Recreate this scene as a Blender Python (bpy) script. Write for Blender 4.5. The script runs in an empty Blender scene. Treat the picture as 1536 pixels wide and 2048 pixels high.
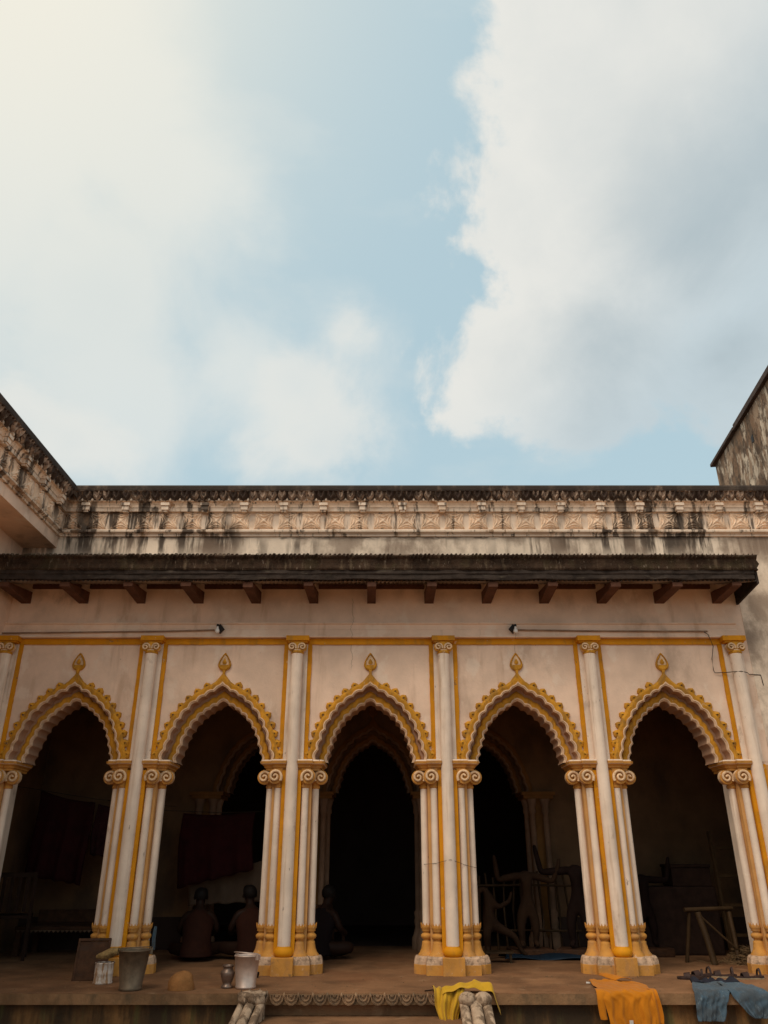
import bpy, bmesh, math, random
from mathutils import Vector, Matrix
R = math.radians
rnd = random.Random(7)
S = bpy.context.scene
COL = S.collection

# ------------------------------------------------------------------ camera
cd = bpy.data.cameras.new('camera'); cam = bpy.data.objects.new('camera', cd); COL.objects.link(cam)
cam.location = (0, 0, 1.6); cam.rotation_euler = (R(90 + 24.26), 0, 0)
cd.sensor_fit = 'VERTICAL'; cd.sensor_height = 24.0; cd.lens = 24.0 * 1538 / 2048
cd.clip_start = 0.05; cd.clip_end = 500
S.camera = cam

# ------------------------------------------------------------------ light
SUN_AZ, SUN_EL = R(-142), R(52)         # measured from +Y towards +X; high on the left, through thin cloud
sun_dir = Vector((math.sin(SUN_AZ) * math.cos(SUN_EL), math.cos(SUN_AZ) * math.cos(SUN_EL), math.sin(SUN_EL)))
sd = bpy.data.lights.new('sun', 'SUN'); sd.energy = 1.75; sd.angle = R(40); sd.color = (1.0, 0.86, 0.69)
sun = bpy.data.objects.new('sun', sd); COL.objects.link(sun)
sun.rotation_euler = sun_dir.to_track_quat('Z', 'Y').to_euler()
sun.location = (-6, 6, 14)
S.view_settings.view_transform = 'Standard'; S.view_settings.look = 'None'
S.view_settings.gamma = 1; S.view_settings.exposure = 0.44
S.view_settings.use_curve_mapping = False


class NT:
    """small helper for wiring nodes"""
    def __init__(s, tree):
        s.t = tree
    def n(s, kind, **kw):
        nd = s.t.nodes.new(kind)
        for k, v in kw.items():
            setattr(nd, k, v)
        return nd
    def put(s, sock, val):
        if isinstance(val, bpy.types.NodeSocket):
            s.t.links.new(val, sock)
        elif isinstance(val, (tuple, list, Vector)) and sock.type == 'RGBA' and len(val) == 3:
            sock.default_value = (*val, 1)
        else:
            sock.default_value = val
    def m(s, op, a, b=None, c=None, clamp=False):
        nd = s.n('ShaderNodeMath', operation=op, use_clamp=clamp)
        for i, v in enumerate((a, b, c)):
            if v is not None:
                s.put(nd.inputs[i], v)
        return nd.outputs[0]
    def vm(s, op, a, b=None, out=0):
        nd = s.n('ShaderNodeVectorMath', operation=op)
        s.put(nd.inputs[0], a)
        if b is not None:
            s.put(nd.inputs[1], b)
        return nd.outputs[out]
    def dot(s, a, b):
        return s.vm('DOT_PRODUCT', a, b, 'Value')
    def noise(s, vec, scale, detail=4, rough=.55, dist=0):
        nd = s.n('ShaderNodeTexNoise')
        s.put(nd.inputs['Vector'], vec); nd.inputs['Scale'].default_value = scale
        nd.inputs['Detail'].default_value = detail; nd.inputs['Roughness'].default_value = rough
        nd.inputs['Distortion'].default_value = dist
        return nd.outputs['Fac']
    def ramp(s, v, a, b, c=0.0, d=1.0, smooth=True):
        nd = s.n('ShaderNodeMapRange', interpolation_type='SMOOTHSTEP' if smooth else 'LINEAR', clamp=True)
        s.put(nd.inputs[0], v)
        for i, q in enumerate((a, b, c, d)):
            s.put(nd.inputs[i + 1], q)
        return nd.outputs[0]
    def mix(s, f, a, b, mode='MIX'):
        nd = s.n('ShaderNodeMix', data_type='RGBA', blend_type=mode)
        s.put(nd.inputs[0], f); s.put(nd.inputs[6], a); s.put(nd.inputs[7], b)
        return nd.outputs[2]
    def scale(s, v, vec):
        return s.vm('MULTIPLY', v, vec)
    def sep(s, v):
        nd = s.n('ShaderNodeSeparateXYZ'); s.put(nd.inputs[0], v)
        return nd.outputs


# ------------------------------------------------------------------ sky: Nishita with procedural clouds
W = bpy.data.worlds.new('World'); S.world = W; W.use_nodes = True
W.node_tree.nodes.clear()
w = NT(W.node_tree)
out = w.n('ShaderNodeOutputWorld'); bg = w.n('ShaderNodeBackground'); bg.inputs[1].default_value = 0.0735
w.t.links.new(bg.outputs[0], out.inputs[0])
sky = w.n('ShaderNodeTexSky', sky_type='NISHITA', sun_disc=False)
sky.sun_elevation = SUN_EL; sky.sun_rotation = SUN_AZ
sky.air_density = 1.0; sky.dust_density = 2.5; sky.ozone_density = 1.0
D = w.n('ShaderNodeTexCoord').outputs['Generated']


def cloud_dir(az, el):
    return (math.sin(R(az)) * math.cos(R(el)), math.cos(R(az)) * math.cos(R(el)), math.sin(R(el)))


def cloud_field(blobs, warp):
    """largest of (1 - angle/radius) over rounded heaps of cloud, their outlines broken by noise"""
    f = None
    for az, el, rad in blobs:
        a = w.m('ARCCOSINE', w.m('MINIMUM', w.dot(D, cloud_dir(az, el)), 1.0))
        v = w.m('SUBTRACT', 1.0, w.m('DIVIDE', a, R(rad)))
        v = w.m('MULTIPLY', v, rad / 10.0)
        f = v if f is None else w.m('SMOOTH_MAX', f, v, 0.25)
    return w.m('ADD', f, warp)


n1 = w.noise(D, 5.2, 10, .60, .25)
n2 = w.noise(D, 2.3, 5, .5)
n3 = w.noise(w.vm('ADD', D, (3.1, 1.7, .4)), 1.6, 8, .55, .2)
warp = w.m('MULTIPLY', w.m('SUBTRACT', n1, .5), 1.7)
heap = cloud_field([(12.5, 43.5, 6.2), (26.5, 50, 10.5), (25, 57, 5.5), (10.3, 35.2, 5.0), (19, 36.5, 8), (28, 43, 11.5), (36, 57, 13), (47, 45, 16), (34, 70, 14), (29, 33, 6)], warp)
heap_a = w.ramp(heap, -.04, .19)
veil = cloud_field([(-34, 50, 11), (-25, 38, 8.5), (-8.2, 30.5, 6.2), (-3.6, 37.8, 2.8), (-29, 27.5, 5), (-50, 60, 17), (-46, 38, 15), (-28, 73, 9), (-13, 34, 5), (-22, 31, 7.5), (-21, 45, 7)],
                   w.m('MULTIPLY', w.m('SUBTRACT', n1, .5), 1.3))
veil_a = w.m('MULTIPLY', w.ramp(veil, -.26, .52), w.ramp(n2, .30, .62, .58, .95))
rest = w.ramp(n3, .44, .62)                                       # the same broken cloud over the rest of the sky
ahead = w.ramp(w.dot(D, cloud_dir(2, 45)), .80, .60)
rest_a = w.m('MULTIPLY', w.m('MULTIPLY', rest, ahead), .85)
low = w.m('MULTIPLY', w.ramp(w.noise(w.scale(D, (1, 1, 2.6)), 3.6, 8, .56), .52, .70), .35)
sunny = w.m('MAXIMUM', w.dot(D, cloud_dir(-50, 57)), 0.0)       # the brightest part of the cloud sheet, up on the left
glow = w.m('POWER', sunny, 14.0)
dz = w.sep(D)[2]
haze = w.ramp(dz, .75, .0, .0, .55)
base = w.mix(.80, sky.outputs[0], (5.15, 7.0, 7.75))
base = w.mix(haze, base, (5.2, 6.75, 7.25))
# cloud tone: bright broken rims, greyer bodies
low_side = w.ramp(w.dot(D, cloud_dir(33, 30)), .925, .995)      # the under side of the heap, turned from the light
billow = w.m('MULTIPLY', w.m('SUBTRACT', w.noise(D, 9.0, 8, .6, .3), .5), .9)
body = w.m('ADD', w.m('MULTIPLY', w.ramp(heap, .05, .95, .1, .95), w.m('ADD', w.m('MULTIPLY', low_side, .85), .12)), w.m('MULTIPLY', w.m('ADD', billow, w.m('SUBTRACT', n2, .5)), .55))
rim = w.mix(w.ramp(sunny, .72, .55), (8.0, 8.0, 7.6), (5.6, 6.5, 6.9))
hc = w.mix(w.m('MULTIPLY', body, 1.0, clamp=True), rim, (4.35, 5.2, 5.6))
vc = w.mix(w.ramp(n2, .3, .7), (7.8, 7.9, 7.5), (6.9, 7.5, 7.5))
c = w.mix(low, base, (6.4, 7.1, 7.2))
c = w.mix(rest_a, c, (7.6, 7.6, 7.3))
c = w.mix(veil_a, c, vc)
puff = cloud_field([(-29, 27.6, 2.6), (-25, 27.0, 2.2), (-21.5, 25.8, 1.8), (-7.6, 33.2, 3.2), (-3.4, 38.4, 2.0), (-5.6, 29, 4.2), (-11, 27.5, 3.2)], w.m('MULTIPLY', w.m('SUBTRACT', n1, .5), 1.0))
c = w.mix(w.ramp(puff, -.04, .26, 0, .62), c, w.mix(w.ramp(puff, .1, .5), (8.1, 8.05, 7.6), (7.1, 7.5, 7.4)))
c = w.mix(heap_a, c, hc)
c = w.mix(w.m('MULTIPLY', glow, .95, clamp=True), c, (9.3, 8.8, 7.5))
w.t.links.new(c, bg.inputs[0])


# ------------------------------------------------------------------ materials
def M(name, base, rough=.85, var=.14, scale=5.0, bump=.25, stains=(), metal=0.0, fine=45.0, cracks=(), spec=.14, sheen=0.0):
    """procedural surface: mottled colour, fine relief, and stains (colour, noise scale xyz, lo, hi, z-range or None, amount)"""
    mt = bpy.data.materials.new(name); mt.use_nodes = True
    t = mt.node_tree; t.nodes.clear(); k = NT(t)
    o = k.n('ShaderNodeOutputMaterial'); b = k.n('ShaderNodeBsdfPrincipled'); t.links.new(b.outputs[0], o.inputs[0])
    pos = k.n('ShaderNodeNewGeometry').outputs['Position']
    dk = tuple(max(0, q * (1 - var * 1.3)) for q in base); lt = tuple(min(1, q * (1 + var * .7)) for q in base)
    n = k.noise(pos, scale, 6, .6)
    n_big = k.noise(pos, scale * .22, 4, .6)
    f = k.ramp(k.m('ADD', k.m('MULTIPLY', n, .6), k.m('MULTIPLY', n_big, .4)), .33, .67)
    col = k.mix(f, dk, lt)
    rgh = rough
    for s_ in stains:
        sc, vec, lo, hi, zr, amt = s_[:6]
        sn = k.noise(k.scale(pos, vec), 1.0, 7, .62, .1)
        a = k.ramp(sn, lo, hi)
        if zr:
            z = k.sep(pos)[2]
            zm = k.ramp(k.m('ADD', z, k.m('MULTIPLY', k.m('SUBTRACT', n, .5), abs(zr[1] - zr[0]) * .8)), zr[0], zr[1])
            a = k.m('MULTIPLY', a, zm)
        if len(s_) > 6:
            a = k.m('MULTIPLY', a, k.ramp(k.noise(pos, s_[6][0], 3, .5), s_[6][1], s_[6][2]))
        a = k.m('MULTIPLY', a, amt)
        col = k.mix(a, col, sc)
    for cx, z0, z1, amp, wid in cracks:
        x, y, z = k.sep(pos)
        wob = k.m('MULTIPLY', k.m('SUBTRACT', k.noise(k.n('ShaderNodeCombineXYZ').outputs[0] if False else k.scale(pos, (0.0, 0.0, 1.0)), 6.5, 5, .7), .5), amp)
        d = k.m('ABSOLUTE', k.m('SUBTRACT', k.m('SUBTRACT', x, cx), wob))
        a = k.m('MULTIPLY', k.ramp(d, wid, 0, 0, 1), k.m('MULTIPLY', k.ramp(z, z0, z0 + .05), k.ramp(z, z1, z1 - .05)))
        col = k.mix(k.m('MULTIPLY', a, .5), col, (.10, .06, .035))
    k.put(b.inputs['Base Color'], col)
    k.put(b.inputs['Roughness'], rgh); b.inputs['Metallic'].default_value = metal
    b.inputs['Specular IOR Level'].default_value = spec
    if sheen:
        b.inputs['Sheen Weight'].default_value = sheen
    if bump:
        bn = k.n('ShaderNodeBump'); bn.inputs['Strength'].default_value = bump; bn.inputs['Distance'].default_value = .012
        h = k.m('ADD', k.noise(pos, fine, 4, .6), k.m('MULTIPLY', k.noise(pos, fine * .2, 3, .5), 1.2))
        k.put(bn.inputs['Height'], h)
        t.links.new(bn.outputs[0], b.inputs['Normal'])
    return mt


MOULD = (.035, .022, .016); GRIME = (.13, .085, .055); RUSTY = (.33, .17, .07)
m_wall = M('limewash_wall', (.79, .56, .41), var=.16, scale=2.2, bump=.18,
           stains=[(GRIME, (1.4, 1.4, .9), .54, .72, None, .40), ((.42, .25, .15), (5, 5, .7), .54, .70, None, .45), ((.82, .66, .52), (3.1, 3.1, 2.2), .56, .64, None, .45), (GRIME, (38, 38, 30), .69, .73, None, .6), ((.20, .12, .075), (3, 3, 2), .45, .62, (4.05, 4.4), .6, (.7, .5, .62))],
           cracks=[(-.36, 3.5, 4.35, .16, .006), (1.47, 3.2, 4.0, .14, .005)])
m_upper = M('weathered_white_wall', (.80, .63, .475), var=.12, scale=3, bump=.3,
            stains=[(MOULD, (6, 6, .8), .44, .56, (4.70, 5.02), .92, (.85, .45, .56)), ((.20, .14, .10), (13, 13, 1.1), .46, .62, (4.7, 4.98), .75, (1.1, .48, .60)),
                    (GRIME, (2.0, 2.0, 1.4), .5, .66, None, .5), ((.05, .033, .025), (2.6, 2.6, 9), .46, .58, (5.03, 5.09), .85), ((.22, .15, .105), (1.6, 1.6, 1.1), .46, .60, None, .7)])
m_white = M('white_column_paint', (.76, .60, .47), var=.13, scale=4, bump=.12,
            stains=[((.42, .27, .17), (14, 14, .8), .53, .68, None, .55), (GRIME, (26, 26, 9), .66, .71, None, .7), ((.30, .19, .12), (6, 6, 3), .60, .72, None, .45)])
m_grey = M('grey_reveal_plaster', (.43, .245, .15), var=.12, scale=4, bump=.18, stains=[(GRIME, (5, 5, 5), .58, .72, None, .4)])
m_yellow = M('yellow_paint', (.60, .235, .006), var=.12, scale=7, bump=.12, rough=.65,
             stains=[((.36, .16, .02), (8, 8, 3), .50, .68, None, .7), (GRIME, (12, 12, 12), .64, .70, None, .6), ((.62, .45, .30), (22, 22, 14), .66, .70, None, .7)])
m_gold = M('arch_ochre_paint', (.56, .25, .022), var=.25, scale=11, bump=.2, rough=.7,
           stains=[((.26, .13, .03), (11, 11, 6), .48, .66, None, .75), ((.58, .40, .24), (26, 26, 20), .65, .70, None, .6)])
m_ochre = M('ochre_base_paint', (.54, .245, .052), var=.14, scale=9, bump=.25, rough=.75,
            stains=[((.38, .19, .075), (9, 9, 5), .48, .66, None, .7), (GRIME, (16, 16, 16), .62, .70, None, .6), ((.60, .42, .27), (30, 30, 22), .64, .69, None, .55)])
m_orange = M('orange_strip_paint', (.56, .285, .095), var=.12, scale=7, bump=.12, stains=[((.44, .26, .14), (9, 9, 1.5), .5, .7, None, .6)])
m_cap = M('worn_volute_paint', (.70, .47, .28), var=.22, scale=16, bump=.2, stains=[((.40, .20, .07), (16, 16, 12), .50, .66, None, .7)])
m_blockgrey = M('worn_block_top', (.52, .34, .22), var=.25, scale=22, bump=.5, stains=[((.20, .13, .08), (24, 24, 24), .50, .62, None, .7)])
m_peach = M('peach_frieze', (.90, .65, .455), var=.12, scale=5, bump=.2,
            stains=[(MOULD, (6, 6, .8), .50, .58, None, .88, (.85, .47, .58)), (MOULD, (11, 11, 1.1), .57, .63, None, .8), ((.24, .13, .08), (34, 34, 26), .56, .64, None, .25), ((.55, .40, .28), (14, 14, 5), .55, .7, None, .5), ((.40, .18, .06), (6, 6, 6), .56, .70, (5.40, 5.50), .75)])
m_cream = M('cream_moulding', (.80, .62, .47), var=.12, scale=6, bump=.2,
            stains=[(MOULD, (6, 6, .8), .50, .58, None, .88, (.85, .47, .58)), (MOULD, (11, 11, 1.1), .57, .63, None, .8), (MOULD, (8, 8, 1.5), .56, .67, None, .8), ((.60, .36, .2), (4, 4, 4), .5, .7, None, .5)])
m_cornice = M('mouldy_cornice', (.52, .36, .25), var=.2, scale=9, bump=.5,
              stains=[(MOULD, (5, 5, 2.0), .36, .52, (5.47, 5.57), .95), ((.07, .045, .035), (20, 20, 12), .45, .6, None, .6),
                      ((.055, .042, .034), (2, 2, 2), .25, .45, (5.60, 5.635), .9)])
m_leaf = M('carved_leaf_plaster', (.50, .35, .25), var=.25, scale=14, bump=.4,
           stains=[(MOULD, (4, 4, 2.2), .40, .54, None, .92), ((.08, .05, .04), (26, 26, 18), .48, .6, (5.50, 5.58), .8)])
m_moss = M('mossy_cement', (.050, .029, .018), var=.4, scale=9, bump=.9, fine=60, rough=.95,
           stains=[((.15, .105, .065), (16, 16, 4), .54, .72, None, .75), ((.055, .040, .020), (4, 4, 4), .5, .66, None, .6),
                   ((.20, .15, .11), (34, 34, 12), .60, .70, None, .8), ((.17, .115, .075), (3, 3, 30), .5, .7, (4.575, 4.625), .8)])
m_fascia2 = M('dark_gutter_board', (.045, .032, .025), var=.35, scale=12, bump=.6, rough=.9,
              stains=[((.10, .08, .055), (5, 5, 22), .60, .72, None, .7)])
m_sheet = M('corrugated_sheet', (.34, .27, .22), var=.25, scale=3, bump=.2, rough=.7, stains=[((.10, .07, .05), (2.5, 2.5, 2.5), .45, .65, None, .7)])
m_beam = M('red_oxide_timber', (.115, .048, .027), var=.25, scale=10, bump=.3, rough=.7, stains=[((.06, .03, .02), (9, 3, 9), .55, .7, None, .7)])
m_rear = M('decayed_plaster', (.60, .47, .34), var=.3, scale=5, bump=1.0, fine=14,
           stains=[((.10, .058, .033), (3.0, 3.0, 1.5), .47, .53, None, .9), ((.26, .15, .085), (7, 7, 2.5), .47, .54, None, .75), ((.07, .042, .026), (9, 9, 5), .52, .58, None, .7),
                   ((.07, .045, .03), (1.0, 1.0, .8), .45, .6, (7.3, 6.2), .85)])
m_coping = M('dark_coping', (.09, .062, .05), var=.3, scale=8, bump=.6)
m_floor = M('worn_cement_floor', (.23, .115, .055), var=.25, scale=3, bump=.3, rough=.8,
            stains=[((.12, .06, .03), (2.2, 2.2, 2.2), .48, .68, None, .7), ((.34, .21, .12), (5, 5, 5), .58, .72, None, .45), ((.18, .07, .03), (1.2, 1.2, 1), .52, .7, None, .4)])
m_slab = M('cement_edge', (.22, .12, .058), var=.3, scale=6, bump=.4, stains=[((.085, .06, .035), (5, 5, 2), .46, .66, None, .75)])
m_plinth = M('stained_plinth', (.30, .15, .055), var=.3, scale=5, bump=.5,
             stains=[((.05, .032, .018), (5, 5, .8), .40, .56, None, .9), ((.045, .03, .018), (1.6, 1.6, .6), .40, .60, None, .8), ((.115, .115, .04), (7, 7, .7), .52, .66, None, .6), ((.05, .03, .02), (3, 3, 1), .40, .60, (.44, .52), .8)])
m_stone = M('weathered_stone', (.47, .33, .22), var=.25, scale=12, bump=.6,
            stains=[((.12, .075, .045), (9, 9, 4), .46, .56, None, .85)])
m_petal = M('carved_nosing', (.32, .19, .105), var=.25, scale=12, bump=.5, stains=[((.10, .07, .045), (9, 9, 9), .46, .62, None, .7)])
m_inner = M('shaded_inner_plaster', (.17, .092, .045), var=.2, scale=3, bump=.2, stains=[((.07, .045, .03), (2, 2, 1.2), .48, .68, None, .7)])  # the dim veranda's shade is put into the plaster colour
m_innercol = M('shaded_inner_columns', (.24, .14, .085), var=.2, scale=5, bump=.1)  # darker copy of the column paint, indoor shade in its colour
m_innergold = M('shaded_inner_ochre', (.20, .09, .026), var=.2, scale=6, bump=.1)  # darker copy of the arch ochre, indoor shade in its colour
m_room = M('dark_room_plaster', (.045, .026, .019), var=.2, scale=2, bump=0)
m_ground = M('courtyard_brick_earth', (.30, .165, .085), var=.25, scale=1.5, bump=.3, stains=[((.2, .12, .07), (1, 1, 1), .5, .7, None, .5)])
m_galv = M('galvanised_steel', (.16, .115, .075), metal=.4, rough=.55, var=.25, scale=18, bump=.08, stains=[((.14, .10, .07), (14, 14, 4), .5, .68, None, .6)])
m_alu = M('aluminium', (.58, .44, .36), metal=.6, rough=.45, var=.12, scale=14, bump=.05, stains=[((.36, .27, .22), (20, 20, 5), .56, .72, None, .5)])
m_aludark = M('dull_pot_metal', (.22, .155, .12), metal=.7, rough=.40, var=.25, scale=16, bump=.05, stains=[((.12, .08, .06), (20, 20, 9), .5, .66, None, .6)])
m_clay = M('wet_clay', (.26, .115, .038), var=.2, scale=16, bump=.6, rough=.9)
m_wood = M('old_brown_wood', (.070, .030, .014), var=.35, scale=14, bump=.3, rough=.75, stains=[((.05, .028, .018), (5, 5, 25), .5, .66, None, .6)])
m_bamboo = M('dry_bamboo', (.055, .030, .013), var=.25, scale=10, bump=.2, rough=.6)
m_can = M('peeling_tin', (.60, .50, .42), var=.15, scale=12, bump=.4, rough=.6, stains=[(RUSTY, (24, 24, 6), .47, .58, None, .9), ((.14, .07, .04), (20, 20, 8), .45, .6, (.735, .765), .9)])
m_jute = M('jute_sack', (.30, .19, .075), var=.3, scale=30, bump=.8, fine=120)
m_yc = M('mustard_cloth', (.52, .285, .018), var=.12, scale=8, bump=.15, fine=150, sheen=.1)
m_oc = M('orange_cotton', (.46, .15, .005), var=.10, scale=6, bump=.12, fine=170, sheen=.1)
m_bc = M('faded_blue_cotton', (.060, .095, .125), var=.22, scale=7, bump=.15, fine=150, sheen=.1, stains=[((.045, .045, .045), (7, 7, 7), .42, .60, None, .7), ((.16, .19, .20), (60, 60, 12), .58, .66, None, .5)])
m_bdark = M('navy_waistband', (.02, .02, .028), var=.2, bump=.1)
m_tag = M('white_tag', (.55, .5, .45), bump=.1)
m_red = M('red_woven_cloth', (.026, .003, .003), var=.25, scale=8, bump=.2, fine=140)
m_mar = M('maroon_checked_cloth', (.028, .007, .008), var=.3, scale=9, bump=.2, fine=140, stains=[((.06, .04, .035), (24, 24, 90), .60, .68, None, .6)])
m_sheetc = M('shaded_white_sheet', (.13, .08, .05), var=.2, scale=6, bump=.25)  # white cloth, colour darkened to stand for shade indoors
m_sandal = M('dark_leather', (.045, .025, .02), var=.3, scale=20, bump=.2, rough=.6)
m_sole = M('pale_sole', (.38, .28, .17), var=.2, scale=15, bump=.1)
m_black = M('black_plastic_and_hole_shade', (.02, .015, .013), bump=0, rough=.5)
m_bulb = M('milky_bulb_glass', (.72, .66, .6), bump=0, rough=.25, var=.03, spec=.5)
m_pipe = M('painted_conduit', (.30, .19, .125), var=.25, scale=12, bump=.1, rough=.6)
m_wire = M('black_wire', (.05, .032, .022), bump=0, rough=.6)
m_fan = M('dark_fan_metal', (.06, .045, .038), rough=.5, metal=.3, bump=0)
m_skin = M('brown_skin', (.026, .011, .006), var=.1, scale=8, bump=.1, rough=.6)
m_hair = M('black_hair', (.012, .008, .006), bump=.3, fine=200, rough=.6)
m_shirtA = M('rust_cotton', (.034, .010, .005), var=.2, scale=8, bump=.2)
m_shirtB = M('dark_plum_cotton', (.010, .005, .005), var=.2, scale=8, bump=.2)
m_idol = M('dry_idol_clay', (.036, .017, .008), var=.2, scale=9, bump=.3)
m_idol2 = M('dark_clay', (.014, .006, .004), var=.2, scale=9, bump=.3)  # the darker of the two clay colours
m_tarp = M('blue_tarpaulin', (.010, .020, .034), var=.25, scale=8, bump=.2, rough=.5)
m_straw = M('dry_straw', (.16, .095, .045), var=.4, scale=30, bump=.3)
m_darkwood = M('shaded_wood', (.028, .013, .007), var=.3, scale=12, bump=.2)  # brown wood darkened so the colour carries the indoor shade
m_box = M('dark_trunk', (.030, .015, .010), var=.3, scale=9, bump=.2)


# ------------------------------------------------------------------ mesh helpers
class MB:
    def __init__(s):
        s.v = []; s.f = []; s.mi = []; s.sm = []
    def add(s, verts, faces, mi=0, smooth=False):
        o = len(s.v); s.v += [tuple(q) for q in verts]
        for f in faces:
            s.f.append([o + i for i in f]); s.mi.append(mi); s.sm.append(smooth)
        return s
    def box(s, x0, x1, y0, y1, z0, z1, mi=0, bev=0.0):
        if bev <= 0:
            v = [(x, y, z) for z in (z0, z1) for y in (y0, y1) for x in (x0, x1)]
            return s.add(v, [(0, 2, 3, 1), (4, 5, 7, 6), (0, 1, 5, 4), (2, 6, 7, 3), (0, 4, 6, 2), (1, 3, 7, 5)], mi)
        b = bev
        bm = bmesh.new(); bmesh.ops.create_cube(bm, size=1)
        for q in bm.verts:
            q.co = Vector((x0 + (q.co.x + .5) * (x1 - x0), y0 + (q.co.y + .5) * (y1 - y0), z0 + (q.co.z + .5) * (z1 - z0)))
        bmesh.ops.bevel(bm, geom=bm.edges[:], offset=b, segments=2, affect='EDGES', profile=.6)
        bm.verts.index_update()
        s.add([q.co[:] for q in bm.verts], [[q.index for q in f.verts] for f in bm.faces], mi)
        bm.free(); return s
    def loft(s, rings, mi=0, smooth=False, cap=True, closed=True):
        """rings: equal-length loops of points; mi may be a list, one for each gap"""
        n = len(rings[0]); v = [p for r in rings for p in r]
        for k in range(len(rings) - 1):
            m_ = mi[k] if isinstance(mi, (list, tuple)) else mi
            fs = []
            for i in range(n if closed else n - 1):
                j = (i + 1) % n
                fs.append((i, j, n + j, n + i))
            o = len(s.v); s.v += [tuple(q) for q in rings[k] + rings[k + 1]]
            for f in fs:
                s.f.append([o + i for i in f]); s.mi.append(m_); s.sm.append(smooth)
        if cap and closed:
            m0 = mi[0] if isinstance(mi, (list, tuple)) else mi; m1 = mi[-1] if isinstance(mi, (list, tuple)) else mi
            s.add(rings[0], [list(range(n))[::-1]], m0); s.add(rings[-1], [list(range(n))], m1)
        return s
    def sloft(s, rings, mi=0, cap=True):
        """loft with shared vertices so that it shades smoothly"""
        n = len(rings[0]); o = len(s.v); s.v += [tuple(p) for r in rings for p in r]
        for k in range(len(rings) - 1):
            m_ = mi[k] if isinstance(mi, (list, tuple)) else mi
            for i in range(n):
                j = (i + 1) % n
                s.f.append([o + k * n + i, o + k * n + j, o + (k + 1) * n + j, o + (k + 1) * n + i]); s.mi.append(m_); s.sm.append(True)
        if cap:
            m0 = mi[0] if isinstance(mi, (list, tuple)) else mi; m1 = mi[-1] if isinstance(mi, (list, tuple)) else mi
            s.add(rings[0], [list(range(n))[::-1]], m0); s.add(rings[-1], [list(range(n))], m1)
        return s
    def lathe(s, prof, cx=0, cy=0, n=20, mi=0, a0=0.0, wob=0.0):
        rings = []
        for r, z in prof:
            rings.append([(cx + r * math.cos(a0 + 2 * math.pi * i / n), cy + r * math.sin(a0 + 2 * math.pi * i / n), z) for i in range(n)])
        return s.sloft(rings, mi)
    def tube(s, pts, r, n=8, mi=0):
        pts = [Vector(p) for p in pts]; rings = []
        up = Vector((0, 0, 1))
        for i, p in enumerate(pts):
            t = (pts[min(i + 1, len(pts) - 1)] - pts[max(i - 1, 0)]).normalized()
            a = t.cross(up)
            if a.length < 1e-3:
                a = t.cross(Vector((0, 1, 0)))
            a.normalize(); b = a.cross(t)
            rr = r[i] if isinstance(r, (list, tuple)) else r
            rings.append([tuple(p + a * rr * math.cos(2 * math.pi * q / n) + b * rr * math.sin(2 * math.pi * q / n)) for q in range(n)])
        return s.sloft(rings, mi)
    def bar(s, p, q, wd, ht, mi=0):
        p = Vector(p); q = Vector(q); t = (q - p).normalized()
        a = t.cross(Vector((0, 0, 1)))
        if a.length < 1e-3:
            a = Vector((1, 0, 0))
        a.normalize(); b = a.cross(t)
        rg = lambda c: [tuple(c + a * x * wd / 2 + b * y * ht / 2) for x, y in ((-1, -1), (1, -1), (1, 1), (-1, 1))]
        return s.loft([rg(p), rg(q)], mi)
    def grid(s, fn, nu, nv, mi=0, smooth=True):
        v = [fn(i / nu, j / nv) for j in range(nv + 1) for i in range(nu + 1)]
        fs = [(j * (nu + 1) + i, j * (nu + 1) + i + 1, (j + 1) * (nu + 1) + i + 1, (j + 1) * (nu + 1) + i) for j in range(nv) for i in range(nu)]
        return s.add(v, fs, mi, smooth)
    def mesh(s, name, mats):
        me = bpy.data.meshes.new(name); me.from_pydata(s.v, [], s.f); me.update()
        for m_ in (mats if isinstance(mats, (list, tuple)) else [mats]):
            me.materials.append(m_)
        me.polygons.foreach_set('material_index', s.mi); me.polygons.foreach_set('use_smooth', s.sm)
        bm = bmesh.new(); bm.from_mesh(me); bmesh.ops.recalc_face_normals(bm, faces=bm.faces); bm.to_mesh(me); bm.free()
        return me


def child(o, parent):
    o.parent = parent
    if parent.get('_base') is not None:
        o.matrix_parent_inverse = Matrix.Translation(-Vector(parent['_base']))


def obj(name, me, parent=None, loc=(0, 0, 0), rot=(0, 0, 0), scl=(1, 1, 1)):
    o = bpy.data.objects.new(name, me); COL.objects.link(o)
    o.location = loc; o.rotation_euler = rot; o.scale = scl
    if parent is not None:
        child(o, parent)
    return o


def part(name, mb, mats, parent, **kw):
    return obj(name, mb.mesh(name, mats), parent, **kw)


def tag(o, label, cat, group=None):
    o['label'] = label; o['category'] = cat
    if group:
        o['group'] = group
    return o


def thing(name, label, cat, loc=(0, 0, 0), rz=0.0, group=None, world=False):
    o = bpy.data.objects.new(name, None); COL.objects.link(o); o.empty_display_size = .1
    o.location = loc; o.rotation_euler = (0, 0, rz)
    if world:
        o['_base'] = list(loc)
    return tag(o, label, cat, group)


def struct(o):
    o['kind'] = 'structure'; return o


# ------------------------------------------------------------------ proportions of the place (metres)
WY = 8.47                    # face of the arcade wall
FZ = 0.60                    # veranda floor
CX, BAY = -0.15, 1.614       # middle of the centre arch, distance between piers
PX = [CX + BAY * (i - 2.5) for i in range(6)]
SPRING, HW, RISE = 2.53, .563, .785
BACK = 8.82                  # inner face of the arcade wall
LX = -3.87                   # face of the left wing's upper wall
LW = -4.27                   # left wing's lower wall

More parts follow.
